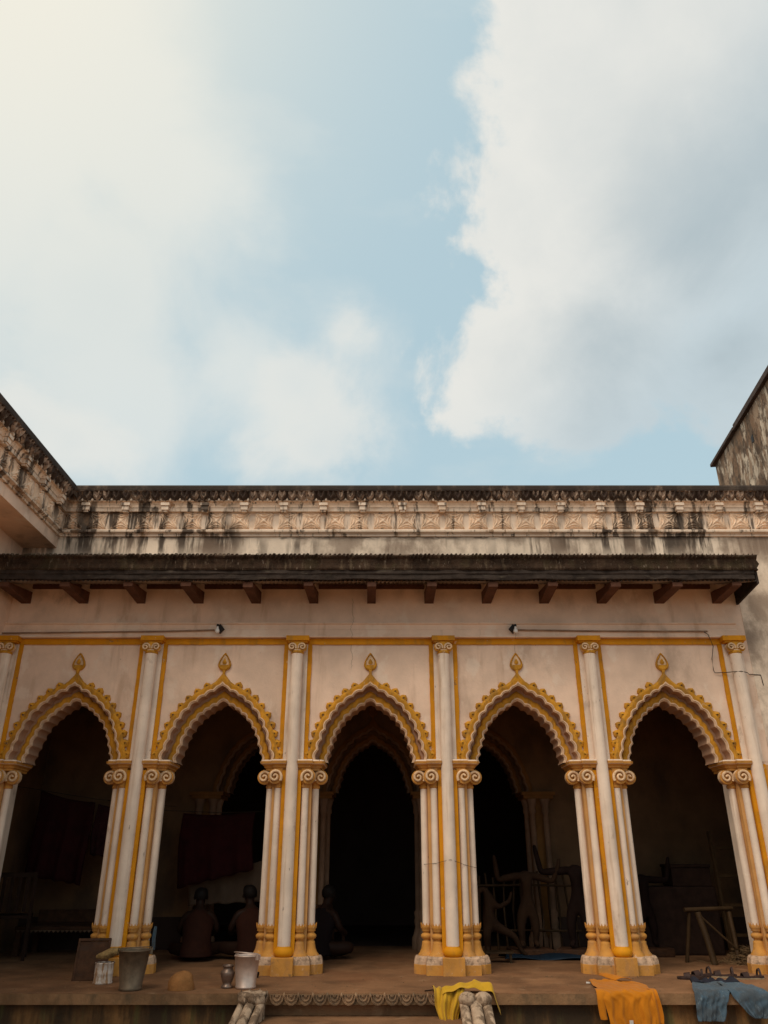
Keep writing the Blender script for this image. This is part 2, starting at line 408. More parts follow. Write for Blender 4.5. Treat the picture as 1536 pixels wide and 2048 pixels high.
# ------------------------------------------------------------------ ground, veranda floor
g = MB(); g.box(-60, 60, -60, 60, -.3, 0)
struct(part('ground', g, m_ground, None))
fl = MB(); fl.box(LW - .6, 5.6, 7.31, 15.0, .52, FZ, 0)
floor_o = struct(part('veranda_floor', fl, m_floor, None))
fl = MB(); fl.box(LW - .6, 5.6, 7.306, 7.31 - .001, .522, FZ - .004, 0)
part('floor_edge', fl, m_slab, floor_o)
fl = MB(); fl.box(LW - .6, -1.02, 7.39, 7.8, 0, .52, 0); fl.box(.72, 5.6, 7.39, 7.8, 0, .52, 0)
part('plinth_wall', fl, m_plinth, floor_o)

# ------------------------------------------------------------------ arch geometry
NORM = [(1, 0), (.985, .09), (.95, .18), (.895, .30), (.805, .47), (.70, .60), (.595, .69), (.475, .775), (.30, .868), (.15, .925), (.055, .962), (0, 1.01)]


def arch_curve(hw, rise, n):
    P = [Vector((a * hw, b * rise)) for a, b in NORM]
    fine = []
    for i in range(len(P) - 1):
        p0 = P[max(i - 1, 0)]; p1 = P[i]; p2 = P[i + 1]; p3 = P[min(i + 2, len(P) - 1)]
        for k in range(12):
            t = k / 12
            fine.append(.5 * ((2 * p1) + (-p0 + p2) * t + (2 * p0 - 5 * p1 + 4 * p2 - p3) * t * t + (-p0 + 3 * p1 - 3 * p2 + p3) * t ** 3))
    fine.append(P[-1])
    L = [0]
    for a, b in zip(fine, fine[1:]):
        L.append(L[-1] + (b - a).length)
    res = []
    for i in range(n + 1):
        d = L[-1] * i / n; j = 0
        while j < len(L) - 2 and L[j + 1] < d:
            j += 1
        u = (d - L[j]) / (L[j + 1] - L[j]); res.append(fine[j].lerp(fine[j + 1], u))
    nrm = []
    for i in range(n + 1):
        t = (res[min(i + 2, n)] - res[max(i - 2, 0)]).normalized(); nrm.append(Vector((t.y, -t.x)))
    return res, nrm


FOILS, PER = 9, 10
NA = FOILS * PER
CUR, NRM = arch_curve(HW, RISE, NA)


CUT = [i * PER for i in range(FOILS + 1)]; LOBE = [1.0] * FOILS


def arch_pt(i, off, wt, amp=.021):
    """point i on the right half, moved outward by off, plus the lobes of the cusped edge"""
    q = max(j_ for j_ in range(FOILS) if CUT[j_] <= i + 1e-6)
    fo = abs(math.sin(math.pi * min(1, (i - CUT[q]) / (CUT[q + 1] - CUT[q])))) * amp * wt * LOBE[q]
    if off < 0:                                  # the inner order repeats the outer curve, smaller, so that it keeps its pointed tip
        q_ = Vector((CUR[i].x * (HW + off) / HW, CUR[i].y * (RISE + off * 1.2) / RISE))
        if i == NA:
            return (0.0, q_.y)
        q_ += NRM[i] * fo
        return (max(q_.x, 0.0), max(q_.y, 0.0) if i else 0.0)
    p = CUR[i] + NRM[i] * (off + fo)
    if i == NA:
        return (0.0, CUR[i].y + off / max(NRM[i].y, .62))
    return (max(p.x, 0.0), max(p.y, 0.0) if i else 0.0)


def arch_line(off, wt):
    right = [arch_pt(i, off, wt) for i in range(NA + 1)]
    return right + [(-x, z) for x, z in right[-2::-1]]


def arch_ring(profile):
    """profile: list of (offset, y, lobes weight, material of the strip to the next point)"""
    mb = MB(); lines = [[(x, y, SPRING + z) for x, z in arch_line(o_, wt)] for o_, y, wt, _ in profile]
    for k in range(len(lines) - 1):
        n = len(lines[k])
        mb.add(lines[k] + lines[k + 1], [(i, i + 1, n + i + 1, n + i) for i in range(n - 1)], profile[k][3], False)
    return mb


# ------------------------------------------------------------------ the arcade building
bld = thing('arcade_building', 'cream and yellow veranda building with five scalloped pointed arches on clustered columns', 'building', (0, WY, 0), world=True)

# wall with five arched openings
wl = MB()
cont = [arch_pt(i, .05, 0) for i in range(NA + 1)]
cont = cont + [(-x, z) for x, z in cont[-2::-1]]
ZT = 5.12
for b in range(5):
    cx = CX + BAY * (b - 2)
    for y in (WY, BACK):
        for (x0, z0), (x1, z1) in zip(cont, cont[1:]):
            if x0 - x1 > 1e-5:
                wl.add([(cx + x0, y, SPRING + z0), (cx + x1, y, SPRING + z1), (cx + x1, y, ZT), (cx + x0, y, ZT)], [(0, 1, 2, 3)])
for i, x in enumerate(PX):
    a = x - (BAY / 2 - cont[0][0]); bq = x + (BAY / 2 - cont[0][0])
    if i == 0:
        a = -4.9
    if i == 5:
        bq = 5.6
    wl.box(a, bq, WY, BACK, SPRING, ZT)
wl.box(PX[5] + .02, 5.6, WY + .002, BACK, FZ, SPRING)
wl.box(-4.9, PX[0], WY + .002, BACK, FZ, SPRING)
uw = MB(); uw.box(-4.9, 5.6, WY - .004, WY + .2, 4.60, ZT - .02)
uw.box(4.075, 5.6, WY - .004, WY + .2, FZ, 4.599)
part('upper_wall', uw, m_upper, bld)
part('wall', wl, m_wall, bld)

# arches: outer order, reveal, inner order, soffit
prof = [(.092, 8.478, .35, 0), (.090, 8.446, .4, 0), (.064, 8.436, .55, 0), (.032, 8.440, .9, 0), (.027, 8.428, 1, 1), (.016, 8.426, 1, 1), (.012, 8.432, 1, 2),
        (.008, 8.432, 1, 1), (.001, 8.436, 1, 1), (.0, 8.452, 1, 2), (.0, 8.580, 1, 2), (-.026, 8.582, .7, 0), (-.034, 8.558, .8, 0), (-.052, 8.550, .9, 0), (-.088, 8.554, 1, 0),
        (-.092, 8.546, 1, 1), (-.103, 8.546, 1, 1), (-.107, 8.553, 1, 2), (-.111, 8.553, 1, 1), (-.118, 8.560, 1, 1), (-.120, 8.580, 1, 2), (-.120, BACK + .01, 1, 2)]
m_trim = M('cream_arch_trim', (.68, .46, .295), var=.2, scale=12, bump=.2, stains=[((.40, .22, .10), (14, 14, 9), .50, .66, None, .6)])
arch_mes = []
for b in range(5):
    cut = [0.0]
    for q in range(FOILS):
        cut.append(cut[-1] + rnd.uniform(.86, 1.14))
    CUT[:] = [c_ * NA / cut[-1] for c_ in cut]; LOBE[:] = [rnd.uniform(.78, 1.2) for q in range(FOILS)]
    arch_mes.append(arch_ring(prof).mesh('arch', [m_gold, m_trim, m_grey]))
# leaf bud on the outer edge of an arch
cb = MB()
ol = [(-.022, -.014), (-.034, .000), (-.038, .016), (-.028, .030), (0, .048), (.028, .030), (.038, .016), (.034, .000), (.022, -.014)]
cb.add([(x, 0, z) for x, z in ol] + [(x * .86, -.024, z * .9) for x, z in ol] + [(0, -.040, .022)],
       [(i, i + 1, 10 + i, 9 + i) for i in range(8)] + [(9 + i, 10 + i, 18) for i in range(8)] + [(0, 9, 17, 8)])
crocket_me = cb.mesh('leaf_bud', m_gold)
# flame finial
fo_ = []
for i in range(25):
    a = 2 * math.pi * i / 24
    if i < 24:
        r = .064
        x = r * math.sin(a) * (1 - .62 * max(0, math.cos(a)) ** 1.6); z = -.045 + .064 * (-math.cos(a) if math.cos(a) < 0 and False else math.cos(a)) * (1.9 if math.cos(a) > 0 else .95)
        fo_.append((x, z))
fm = MB()
def fring(k, y, dz=0): return [(x * k, y, z * k + dz) for x, z in fo_]
fm.loft([fring(1, .006), fring(1, -.022), fring(.86, -.034), fring(.72, -.028), fring(.70, -.014)], [0, 0, 0, 0], cap=True)
st = [(-.016, -.098), (-.030, -.085), (-.040, -.098 + .05), (.040, -.098 + .05), (.030, -.085), (.016, -.098), (.012, -.135), (.030, -.165), (.040, -.19), (-.040, -.19), (-.030, -.165), (-.012, -.135)]
fm.loft([[(x, .006, z) for x, z in st], [(x * .9, -.03, z) for x, z in st]], 0)
finial_me = fm.mesh('finial', m_gold)
fi = MB(); fi.loft([fring(.72, -.010), fring(.70, -.020), fring(.55, -.024)], 0)
inset_me = fi.mesh('finial_inset', m_cap)
fi = MB(); fi.loft([[(x * .32, -.020, z * .32 - .010) for x, z in fo_], [(x * .30, -.032, z * .30 - .010) for x, z in fo_], [(x * .15, -.038, z * .15 - .010) for x, z in fo_]], 0)
seed_me = fi.mesh('finial_seed', m_gold)

for b in range(5):
    cx = CX + BAY * (b - 2)
    ar = obj('arch', arch_mes[b], bld, loc=(cx, 0, 0), scl=(rnd.uniform(.994, 1.006), 1, 1))
    for sgn in (1, -1):
        for k in range(9):
            i = int(round(NA * (.055 + .098 * k)))
            p = CUR[i] + NRM[i] * .090; ang = math.atan2(NRM[i].x, NRM[i].y)
            s_ = rnd.uniform(1.08, 1.26)
            obj('leaf_bud', crocket_me, ar, loc=(sgn * p.x, 8.474, SPRING + p.y), rot=(0, sgn * (ang - .10), 0), scl=(s_, 1, s_))
    f_ = obj('finial', finial_me, bld, loc=(cx, WY + .002, 3.605), scl=(1.12, 1, 1.10))
    obj('finial_inset', inset_me, f_); obj('finial_seed', seed_me, f_)


# piers of clustered columns (pier-local x; y and z as in the place)
def shaft(r0, r1, z0, z1, cx, cy, n=22):
    mb = MB(); K = 8
    mb.lathe([(r0 + (r1 - r0) * i / K, z0 + (z1 - z0) * i / K) for i in range(K + 1)], cx, cy, n); return mb


front_me = shaft(.062, .062, .825, 3.70, 0, 8.40, 26).mesh('front_column', m_white)
small_me = shaft(.039, .037, 1.0, 2.30, 0, 0).mesh('side_column', m_white)
core = MB()
core.box(-.100, .100, 8.405, 8.70, .72, 2.50, 0)
core.box(-.205, .205, 8.470, 8.80, .70, 2.50, 1)
core.box(-.215, .215, 8.560, 8.815, .70, 2.50, 2)
core_me = core.mesh('pier', [m_yellow, m_orange, m_white])
up = MB()
up.box(-.108, .108, 8.446, WY + .01, SPRING + .0, 3.85, 0)
pil_me = up.mesh('pilaster', m_white)
def painted_strip():
    mb = MB(); rg = []; wa = wb = 0
    for i in range(33):
        z_ = SPRING + .002 + (3.782 - SPRING - .002) * i / 32
        wa = wa * .6 + rnd.uniform(-.0022, .0022); wb = wb * .6 + rnd.uniform(-.0026, .0026)
        rg.append([(.1085 + wa * .3, 8.456, z_), (.155 + wb, 8.456, z_), (.155 + wb, WY + .01, z_), (.1085 + wa * .3, WY + .01, z_)])
    mb.loft(rg, 0); return mb.mesh('yellow_strip', m_yellow)
# turned base of a side column
tb = MB()
tb.lathe([(.088, .745), (.086, .757), (.070, .775), (.056, .805), (.047, .850), (.046, .866), (.036, .872), (.036, .884), (.050, .892), (.058, .908), (.057, .922), (.044, .934),
          (.036, .940), (.037, .950), (.050, .956), (.046, .964), (.050, .972), (.058, .985), (.056, 1.000), (.040, 1.006)], n=24)
for i in range(12):                                   # crown of lotus petals
    a = 2 * math.pi * i / 12; ca, sa = math.cos(a), math.sin(a); tx, ty = -sa, ca
    tb.add([(ca * .057 + tx * .014, sa * .057 + ty * .014, .990), (ca * .057 - tx * .014, sa * .057 - ty * .014, .990), (ca * .060, sa * .060, 1.030), (ca * .040, sa * .040, .995)],
           [(0, 1, 2), (0, 2, 3), (1, 3, 2)], 0)
base_me = tb.mesh('column_base', m_ochre)


def block(hx, hy, z0, zm, zt, oct_=False):
    mb = MB()
    def rg(sx, z, k=1.0):
        if oct_:
            return [(hx * k * math.cos(math.pi / 8 + i * math.pi / 4) / math.cos(math.pi / 8), hx * k * math.sin(math.pi / 8 + i * math.pi / 4) / math.cos(math.pi / 8), z) for i in range(8)]
        return [(-hx * k, -hy * k, z), (hx * k, -hy * k, z), (hx * k, hy * k, z), (-hx * k, hy * k, z)]
    mb.loft([rg(1, z0), rg(1, zm - .004), rg(1, zm, .985), rg(1, zm + .02, .97), rg(1, zt - .016, .90), rg(1, zt, .80)], [0, 0, 1, 1, 1])
    return mb


blk_me = block(.098, .10, FZ - .004, .684, .752).mesh('plinth_block', [m_ochre, m_blockgrey])
blk8_me = block(.108, .108, FZ - .004, .680, .748, True).mesh('plinth_block_corner', [m_ochre, m_blockgrey])
fb = MB(); fb.box(-.104, .104, 8.29, 8.50, FZ - .004, .750, bev=.006)
fblk_me = fb.mesh('front_plinth_block', m_ochre)
fb = MB(); fb.lathe([(.070, .748), (.086, .758), (.092, .780), (.088, .805), (.076, .818), (.066, .830), (.060, .842)], 0, 8.40, 26)
torus_me = fb.mesh('front_column_base', m_yellow)


def scroll(mb, cx, cy, cz, r, th, turns=1.55, tr=.0155, start=R(215)):
    """an upright volute: drum with a raised spiral on its face (towards -y)"""
    ring = lambda rr, y: [(cx + rr * math.cos(2 * math.pi * i / 24), y, cz + rr * math.sin(2 * math.pi * i / 24)) for i in range(24)]
    mb.sloft([ring(r * .80, cy - th / 2 + .008), ring(r * .92, cy - th / 2 + .006), ring(r * .97, cy - th * .3), ring(r * .92, cy), ring(r * .97, cy + th * .3), ring(r * .95, cy + th / 2)], [0, 0, 1, 1, 1])
    pts = []; rad = []
    K = int(turns * 18)
    for i in range(K + 1):
        a = start - 2 * math.pi * turns * i / K; rr = r * .93 * (1 - .86 * (i / K) ** .85)
        pts.append((cx + rr * math.cos(a), cy - th / 2 + .002 - .012 * i / K, cz + rr * math.sin(a))); rad.append(tr * (1 - .25 * i / K))
    # spiral lies in the xz plane
    rings = []
    for i, p in enumerate(pts):
        p = Vector(p); t = (Vector(pts[min(i + 1, K)]) - Vector(pts[max(i - 1, 0)])).normalized(); a = Vector((0, 1, 0)); b_ = a.cross(t)
        rings.append([tuple(p + a * rad[i] * math.cos(q * math.pi / 3) + b_ * rad[i] * math.sin(q * math.pi / 3)) for q in range(6)])
    mb.sloft(rings, 1)


def volute_cap(dx, r):
    mb = MB()
    mb.lathe([(.037, 2.265), (.046, 2.275), (.046, 2.290), (.040, 2.300), (.052, 2.335), (.060, 2.400), (.062, 2.452)], n=18, mi=0)
    scroll(mb, dx, -.045, 2.375, r, .075)
    mb.box(-.045, dx + .02, -.05, .06, 2.425, 2.452, 0)
    return mb.mesh('volute_capital', [m_ochre, m_cap])


capF_me = volute_cap(.032, .078); capJ_me = volute_cap(.058, .074)


def impost():
    mb = MB()
    steps = [(2.440, 0), (2.462, .0), (2.468, .014), (2.482, .016), (2.500, .040), (2.506, .050), (2.528, .054), (2.532, .040), (2.545, .038)]
    def rg(o, z):
        return [(.058, 8.405 - o, z), (.190 + o * .5, 8.405 - o, z), (.190 + o * .5, 8.455 - o, z), (.262 + o, 8.455 - o, z), (.285 + o, 8.475 - o, z), (.285 + o, 8.826, z), (.058, 8.826, z)]
    mb.loft([rg(o, z) for z, o in steps], [0, 0, 0, 0, 1, 0, 0, 1])
    return mb.mesh('impost', [m_ochre, m_white])


imp_me = impost()
tc = MB()
tc.box(-.128, .128, 8.345, WY + .004, 3.802, 3.862, 0, bev=.008)
tc.box(-.108, .108, 8.365, WY + .004, 3.785, 3.8015, 0)
for sg in (-1, 1):
    sub = MB(); scroll(sub, .056, 8.372, 3.730, .050, .06, 1.5, .012, R(205))
    if sg < 0:
        sub.v = [(-x, y, z) for x, y, z in sub.v]
    tc.add(sub.v, sub.f); tc.mi[-len(sub.mi):] = [1 + q for q in sub.mi]; tc.sm[-len(sub.sm):] = sub.sm
tc.lathe([(.062, 3.660), (.070, 3.668), (.066, 3.690), (.058, 3.70), (.060, 3.787)], 0, 8.40, 20, 1)
top_me = tc.mesh('top_capital', [m_yellow, m_gold, m_cap])

for i, x in enumerate(PX):
    sides = (1,) if i == 0 else (-1,) if i == 5 else (1, -1)
    pr = obj('pier', core_me, bld, loc=(x, 0, 0))
    obj('front_column', front_me, pr); obj('front_column_base', torus_me, pr); obj('front_plinth_block', fblk_me, pr)
    obj('pilaster', pil_me, pr); obj('top_capital', top_me, pr)
    for sg in sides:
        obj('yellow_strip', painted_strip(), pr, scl=(sg, 1, 1)); obj('impost', imp_me, pr, scl=(sg, 1, 1))
        for (cx_, cy_, cap, bk) in ((.139, 8.455, capF_me, blk_me), (.238, 8.555, capJ_me, blk8_me)):
            obj('side_column', small_me, pr, loc=(sg * cx_, cy_, 0)); obj('volute_capital', cap, pr, loc=(sg * cx_, cy_, 0), scl=(sg, 1, 1))
            obj('column_base', base_me, pr, loc=(sg * cx_, cy_, 0), rot=(0, 0, rnd.uniform(0, 1)))
            obj('plinth_block', bk, pr, loc=(sg * (cx_ + .022), cy_ - .015, 0))

# yellow border above each bay and the entablature band
for b in range(5):
    x0 = PX[b] + .110; x1 = PX[b + 1] - .110
    mb = MB(); mb.loft([[(x0 + (x1 - x0) * i / 40, 8.454, 3.784 + rnd.uniform(-.003, .002)), (x0 + (x1 - x0) * i / 40, WY + .004, 3.784), (x0 + (x1 - x0) * i / 40, WY + .004, 3.850), (x0 + (x1 - x0) * i / 40, 8.454, 3.850)] for i in range(41)], 0)
    part('yellow_border', mb, m_yellow, bld)
mb = MB()
pf = [(8.474, 3.852), (8.410, 3.852), (8.402, 3.858), (8.402, 3.872), (8.418, 3.878), (8.414, 3.940), (8.424, 3.948), (8.420, 4.000), (8.404, 4.012), (8.404, 4.024), (8.440, 4.034), (8.474, 4.040)]
mb.loft([[(LW - .2, y, z) for y, z in pf], [(PX[5] + .075, y, z) for y, z in pf]], 0)
part('entablature', mb, m_wall, bld)

# cornice: profile swept along the facade and round the corner on to the left wing
def sweep_front(pf, x1=5.6):
    mb = MB(); n = len(pf)
    rows = [[(x1, WY - o, z) for o, z in pf], [(LX + o, WY - o, z) for o, z in pf]]
    for k in range(n - 1):
        mb.add([rows[0][k], rows[0][k + 1], rows[1][k + 1], rows[1][k]], [(0, 1, 2, 3)])
    return mb
def sweep_wing(pf, y1=2.6):
    mb = MB(); n = len(pf)
    rows = [[(LX + o, y1, z) for o, z in pf], [(LX + o, WY - o, z) for o, z in pf]]
    for k in range(n - 1):
        mb.add([rows[0][k], rows[0][k + 1], rows[1][k + 1], rows[1][k]], [(0, 1, 2, 3)])
    return mb
P_low = [(-.01, 5.085), (.024, 5.092), (.028, 5.108), (.020, 5.114), (.044, 5.128), (.060, 5.136), (.062, 5.158), (.050, 5.166), (.030, 5.172), (.030, 5.180), (.006, 5.186)]
P_fri = [(.006, 5.186), (.006, 5.400)]
P_band = [(.006, 5.400), (.048, 5.404), (.052, 5.446), (.060, 5.450), (.060, 5.458)]
P_cove = [(.060, 5.458), (.064, 5.480), (.078, 5.505), (.098, 5.516), (.098, 5.524)]
P_top = [(.098, 5.524), (.104, 5.545), (.122, 5.575), (.140, 5.600), (.146, 5.612), (.168, 5.616), (.176, 5.634), (.182, 5.672), (.176, 5.690), (.10, 5.70), (-.4, 5.70)]

wing = thing('side_wing', 'left side wing with overhanging carved cornice running towards the viewer', 'building', (LX, 6, 0), world=True)
for nm, pf_, mt in (('lower_moulding', P_low, m_cream), ('frieze', P_fri, m_cream), ('cornice_band', P_band, m_cream), ('cove', P_cove, m_peach), ('cornice_top', P_top, m_cornice)):
    part(nm, sweep_front(pf_), mt, bld); part(nm, sweep_wing(pf_), mt, wing)

# carved frieze panel: nested curves round a crossing
pn = MB(); N = 30; HWP, HHP = .119, .106
def panel_pt(u, v):
    x = u * 2 - 1; z = v * 2 - 1
    q = x * x * (1.0 + .25 * z * z) - z * z * (1.0 + .25 * x * x)
    r = abs(q) ** .75
    h = .5 + .5 * math.cos(r * 15.5)
    edge = min(1.0, (1 - max(abs(x), abs(z))) * 9)
    wob = 1 + .05 * math.cos(3 * math.atan2(z, x) * 2)
    return (x * HWP * (.88 + .14 * z * z), -(.010 + .022 * h) * edge + .002, z * HHP * (.90 + .11 * x * x))
pn.grid(panel_pt, N, N)
panel_me = pn.mesh('frieze_panel', m_peach)
# small bracket block
bk = MB(); bk.box(-.042, .042, -.060, .004, .0, .052, bev=.004); bk.box(-.052, .052, -.074, .004, .0525, .090, bev=.004); bk.box(-.03, .03, -.048, .004, -.02, -.001, bev=.004)
brk_me = bk.mesh('cornice_block', m_cream)
# leaf of the cornice
lf = MB()
ol = [(-.050, .10), (-.052, .06), (-.034, .025), (-.018, .012), (0, -.012), (.018, .012), (.034, .025), (.052, .06), (.050, .10)]
md = [(-.030, .10), (-.030, .065), (-.018, .040), (-.008, .030), (0, .012), (.008, .030), (.018, .040), (.030, .065), (.030, .10)]
ot = lambda z: -(.104 + .42 * max(0, z) + .012)
lf.add([(x, .0 - .40 * z - .012, z) for x, z in ol] + [(x, -.40 * z - .044, z) for x, z in md] + [(0, -.058, .10), (0, -.045, .055)],
       [(i, i + 1, 10 + i, 9 + i) for i in range(8)] + [(9, 10, 19, 18), (10, 11, 12, 19), (12, 13, 14, 19), (14, 15, 16, 19), (16, 17, 18, 19)] + [(0, 9, 17, 8)])
leaf_me = lf.mesh('cornice_leaf', m_leaf)
bd = MB(); bd.lathe([(.006, -.012), (.014, -.004), (.016, .008), (.010, .020), (.004, .03)], n=8)
bead_me = bd.mesh('cornice_bead', m_cream)

x = LX + .145; k = 0
while x < 5.3:
    obj('frieze_panel', panel_me, bld, loc=(x, WY - .006, 5.293), rot=(0, 0, 0), scl=(rnd.uniform(.97, 1.03), rnd.uniform(.8, 1.15), 1))
    x += .2855
x = LX + .30
while x < 5.3:
    obj('cornice_block', brk_me, bld, loc=(x, WY - .046, 5.400)); x += .474
x = LX + .19
while x < 5.3:
    obj('cornice_leaf', leaf_me, bld, loc=(x, WY - .092, 5.520)); obj('cornice_bead', bead_me, bld, loc=(x + .0585, WY - .104, 5.522)); x += .117
y = WY - .15
while y > 4.2:
    obj('frieze_panel', panel_me, wing, loc=(LX + .006, y, 5.293), rot=(0, 0, R(90)), scl=(1, rnd.uniform(.8, 1.15), 1)); y -= .2855
y = WY - .30
while y > 4.2:
    obj('cornice_block', brk_me, wing, loc=(LX + .046, y, 5.400), rot=(0, 0, R(90))); y -= .474
y = WY - .21
while y > 4.2:
    obj('cornice_leaf', leaf_me, wing, loc=(LX + .092, y, 5.520), rot=(0, 0, R(90))); obj('cornice_bead', bead_me, wing, loc=(LX + .104, y - .0585, 5.522), rot=(0, 0, R(90))); y -= .117

# left wing walls and its soffit
mb = MB(); mb.box(LX - .42, LX - .001, 2.6, WY - .008, 4.95, 5.12)
part('fascia', mb, m_wall, wing)
mb = MB(); mb.box(LW - .5, LW, 2.6, WY - .003, 0.0, 4.949)
part('wall', mb, m_wall, wing)
mb = MB(); mb.box(LX - 3, LX - .01, 2.6, WY - .2, 5.122, 5.40)
part('roof', mb, m_coping, wing)
# roof and closing walls of the main building
mb = MB(); mb.box(-7, 5.7, WY + .002, 15.2, 5.122, 5.50)
part('roof', mb, m_coping, bld)
mb = MB(); mb.box(-5.2, 5.4, BACK + .001, 11.2, 4.02, 4.2)
part('ceiling', mb, m_inner, bld)

# ------------------------------------------------------------------ inner arcade and rooms
IY = 10.60 - WY; IZ = -.15; IS = 1.42
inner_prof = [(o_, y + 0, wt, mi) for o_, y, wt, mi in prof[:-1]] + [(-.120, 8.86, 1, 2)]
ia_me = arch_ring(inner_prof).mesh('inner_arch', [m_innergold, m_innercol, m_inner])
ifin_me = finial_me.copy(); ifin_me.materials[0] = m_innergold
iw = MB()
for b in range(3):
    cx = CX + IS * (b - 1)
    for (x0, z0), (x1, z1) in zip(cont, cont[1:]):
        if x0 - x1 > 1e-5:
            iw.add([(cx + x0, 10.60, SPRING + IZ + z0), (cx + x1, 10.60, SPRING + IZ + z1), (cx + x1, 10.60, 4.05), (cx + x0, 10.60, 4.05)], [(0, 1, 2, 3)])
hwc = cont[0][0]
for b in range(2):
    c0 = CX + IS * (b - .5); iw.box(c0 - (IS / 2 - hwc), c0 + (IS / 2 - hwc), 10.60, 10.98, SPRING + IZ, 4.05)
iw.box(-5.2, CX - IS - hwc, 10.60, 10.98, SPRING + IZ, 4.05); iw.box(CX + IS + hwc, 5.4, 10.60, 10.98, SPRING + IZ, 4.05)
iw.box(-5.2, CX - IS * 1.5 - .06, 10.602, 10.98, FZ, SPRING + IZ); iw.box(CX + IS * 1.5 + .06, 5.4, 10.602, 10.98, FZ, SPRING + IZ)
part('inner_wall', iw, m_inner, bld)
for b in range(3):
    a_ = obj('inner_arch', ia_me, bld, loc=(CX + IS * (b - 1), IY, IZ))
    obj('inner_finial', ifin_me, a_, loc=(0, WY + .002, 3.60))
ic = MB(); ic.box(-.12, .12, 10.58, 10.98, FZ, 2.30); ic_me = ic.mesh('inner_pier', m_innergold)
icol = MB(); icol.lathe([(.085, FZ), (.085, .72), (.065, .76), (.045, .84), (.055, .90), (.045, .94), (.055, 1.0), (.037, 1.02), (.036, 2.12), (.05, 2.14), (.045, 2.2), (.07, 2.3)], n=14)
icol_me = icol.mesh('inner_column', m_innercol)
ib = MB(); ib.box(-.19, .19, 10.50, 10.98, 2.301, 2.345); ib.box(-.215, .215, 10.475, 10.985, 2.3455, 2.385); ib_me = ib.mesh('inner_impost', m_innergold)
for b in range(4):
    c0 = CX + IS * (b - 1.5)
    ip = obj('inner_pier', ic_me, bld, loc=(c0, 0, 0)); obj('inner_impost', ib_me, ip)
    for sx, sy in ((-.085, 10.545), (.085, 10.545), (-.135, 10.66), (.135, 10.66)):
        obj('inner_column', icol_me, ip, loc=(sx, sy, 0))
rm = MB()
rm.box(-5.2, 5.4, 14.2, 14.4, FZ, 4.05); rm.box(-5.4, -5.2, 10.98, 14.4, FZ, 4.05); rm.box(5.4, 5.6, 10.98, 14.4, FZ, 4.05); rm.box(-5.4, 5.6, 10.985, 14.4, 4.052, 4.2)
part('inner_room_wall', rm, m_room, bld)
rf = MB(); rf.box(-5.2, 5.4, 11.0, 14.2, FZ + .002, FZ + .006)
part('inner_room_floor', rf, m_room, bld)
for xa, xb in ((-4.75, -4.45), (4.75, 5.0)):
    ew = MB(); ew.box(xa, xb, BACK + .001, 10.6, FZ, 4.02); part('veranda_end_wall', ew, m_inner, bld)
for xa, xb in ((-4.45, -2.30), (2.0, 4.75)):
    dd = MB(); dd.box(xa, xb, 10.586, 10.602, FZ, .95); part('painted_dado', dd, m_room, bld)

# ------------------------------------------------------------------ eave canopy on timber beams
EX0, EX1 = LW + .003, 4.06
canopy = MB()
up_pf = [(7.850, 4.452), (7.842, 4.470), (7.846, 4.52), (7.836, 4.575), (7.822, 4.585), (7.812, 4.602), (7.820, 4.616), (7.845, 4.622), (8.468, 4.80), (8.468, 4.72), (7.96, 4.452)]
NS = 220
rings = []
for i in range(NS + 1):
    x = EX0 + (EX1 - EX0) * i / NS
    j = .004 * math.sin(i * 2.1) + .006 * math.sin(i * .63) + .005 * math.sin(i * .17) + rnd.uniform(-.005, .005)
    rings.append([(x + (.02 * math.sin(z_ * 60) if i == NS else 0), y_ + (j if k_ < 8 else 0), z_ + (j * .6 if 3 < k_ < 8 else 0)) for k_, (y_, z_) in enumerate(up_pf)])
canopy.loft(rings, 0)
can_o = part('eave_canopy', canopy, m_moss, bld)
# slanting ridges along its top roll
rp = MB()
xq = EX0 + .03
while xq < EX1 - .06:
    j_ = rnd.uniform(-.005, .005)
    if rnd.random() < .93:
        rp.tube([(xq, 7.843, 4.572 + j_), (xq + .018, 7.809, 4.594 + j_), (xq + .038, 7.815, 4.620 + j_), (xq + .05, 7.842, 4.630)], rnd.uniform(.005, .009), 5)
    xq += rnd.uniform(.038, .054)
rp_o = part('rope_moulding', rp, m_moss, can_o); rp_o['kind'] = 'stuff'
lo = MB(); lo_pf = [(7.872, 4.350), (7.866, 4.358), (7.868, 4.405), (7.858, 4.412), (7.860, 4.4515), (7.93, 4.4515), (7.93, 4.350)]
lo.loft([[(EX0 + (EX1 - .05 - EX0) * i / 60, y_ + .004 * math.sin(i * 1.3 + z_ * 30) + rnd.uniform(-.004, .004), z_ + ((.004 * math.sin(i * .9) + rnd.uniform(-.005, .003)) if z_ < 4.356 else rnd.uniform(-.003, .003) if z_ < 4.44 else 0)) for y_, z_ in lo_pf] for i in range(61)], 0)
part('gutter_board', lo, m_fascia2, can_o)
cs = MB(); NC = 1500
def corr(u, v):
    x = EX0 + (EX1 - .03 - EX0) * u
    return (x, 7.885 + (WY - .004 - 7.885) * v, 4.340 + .165 * v + .010 * math.sin(u * (EX1 - EX0) / .047 * 2 * math.pi))
cs.grid(corr, NC, 3)
part('corrugated_sheet', cs, m_sheet, can_o)
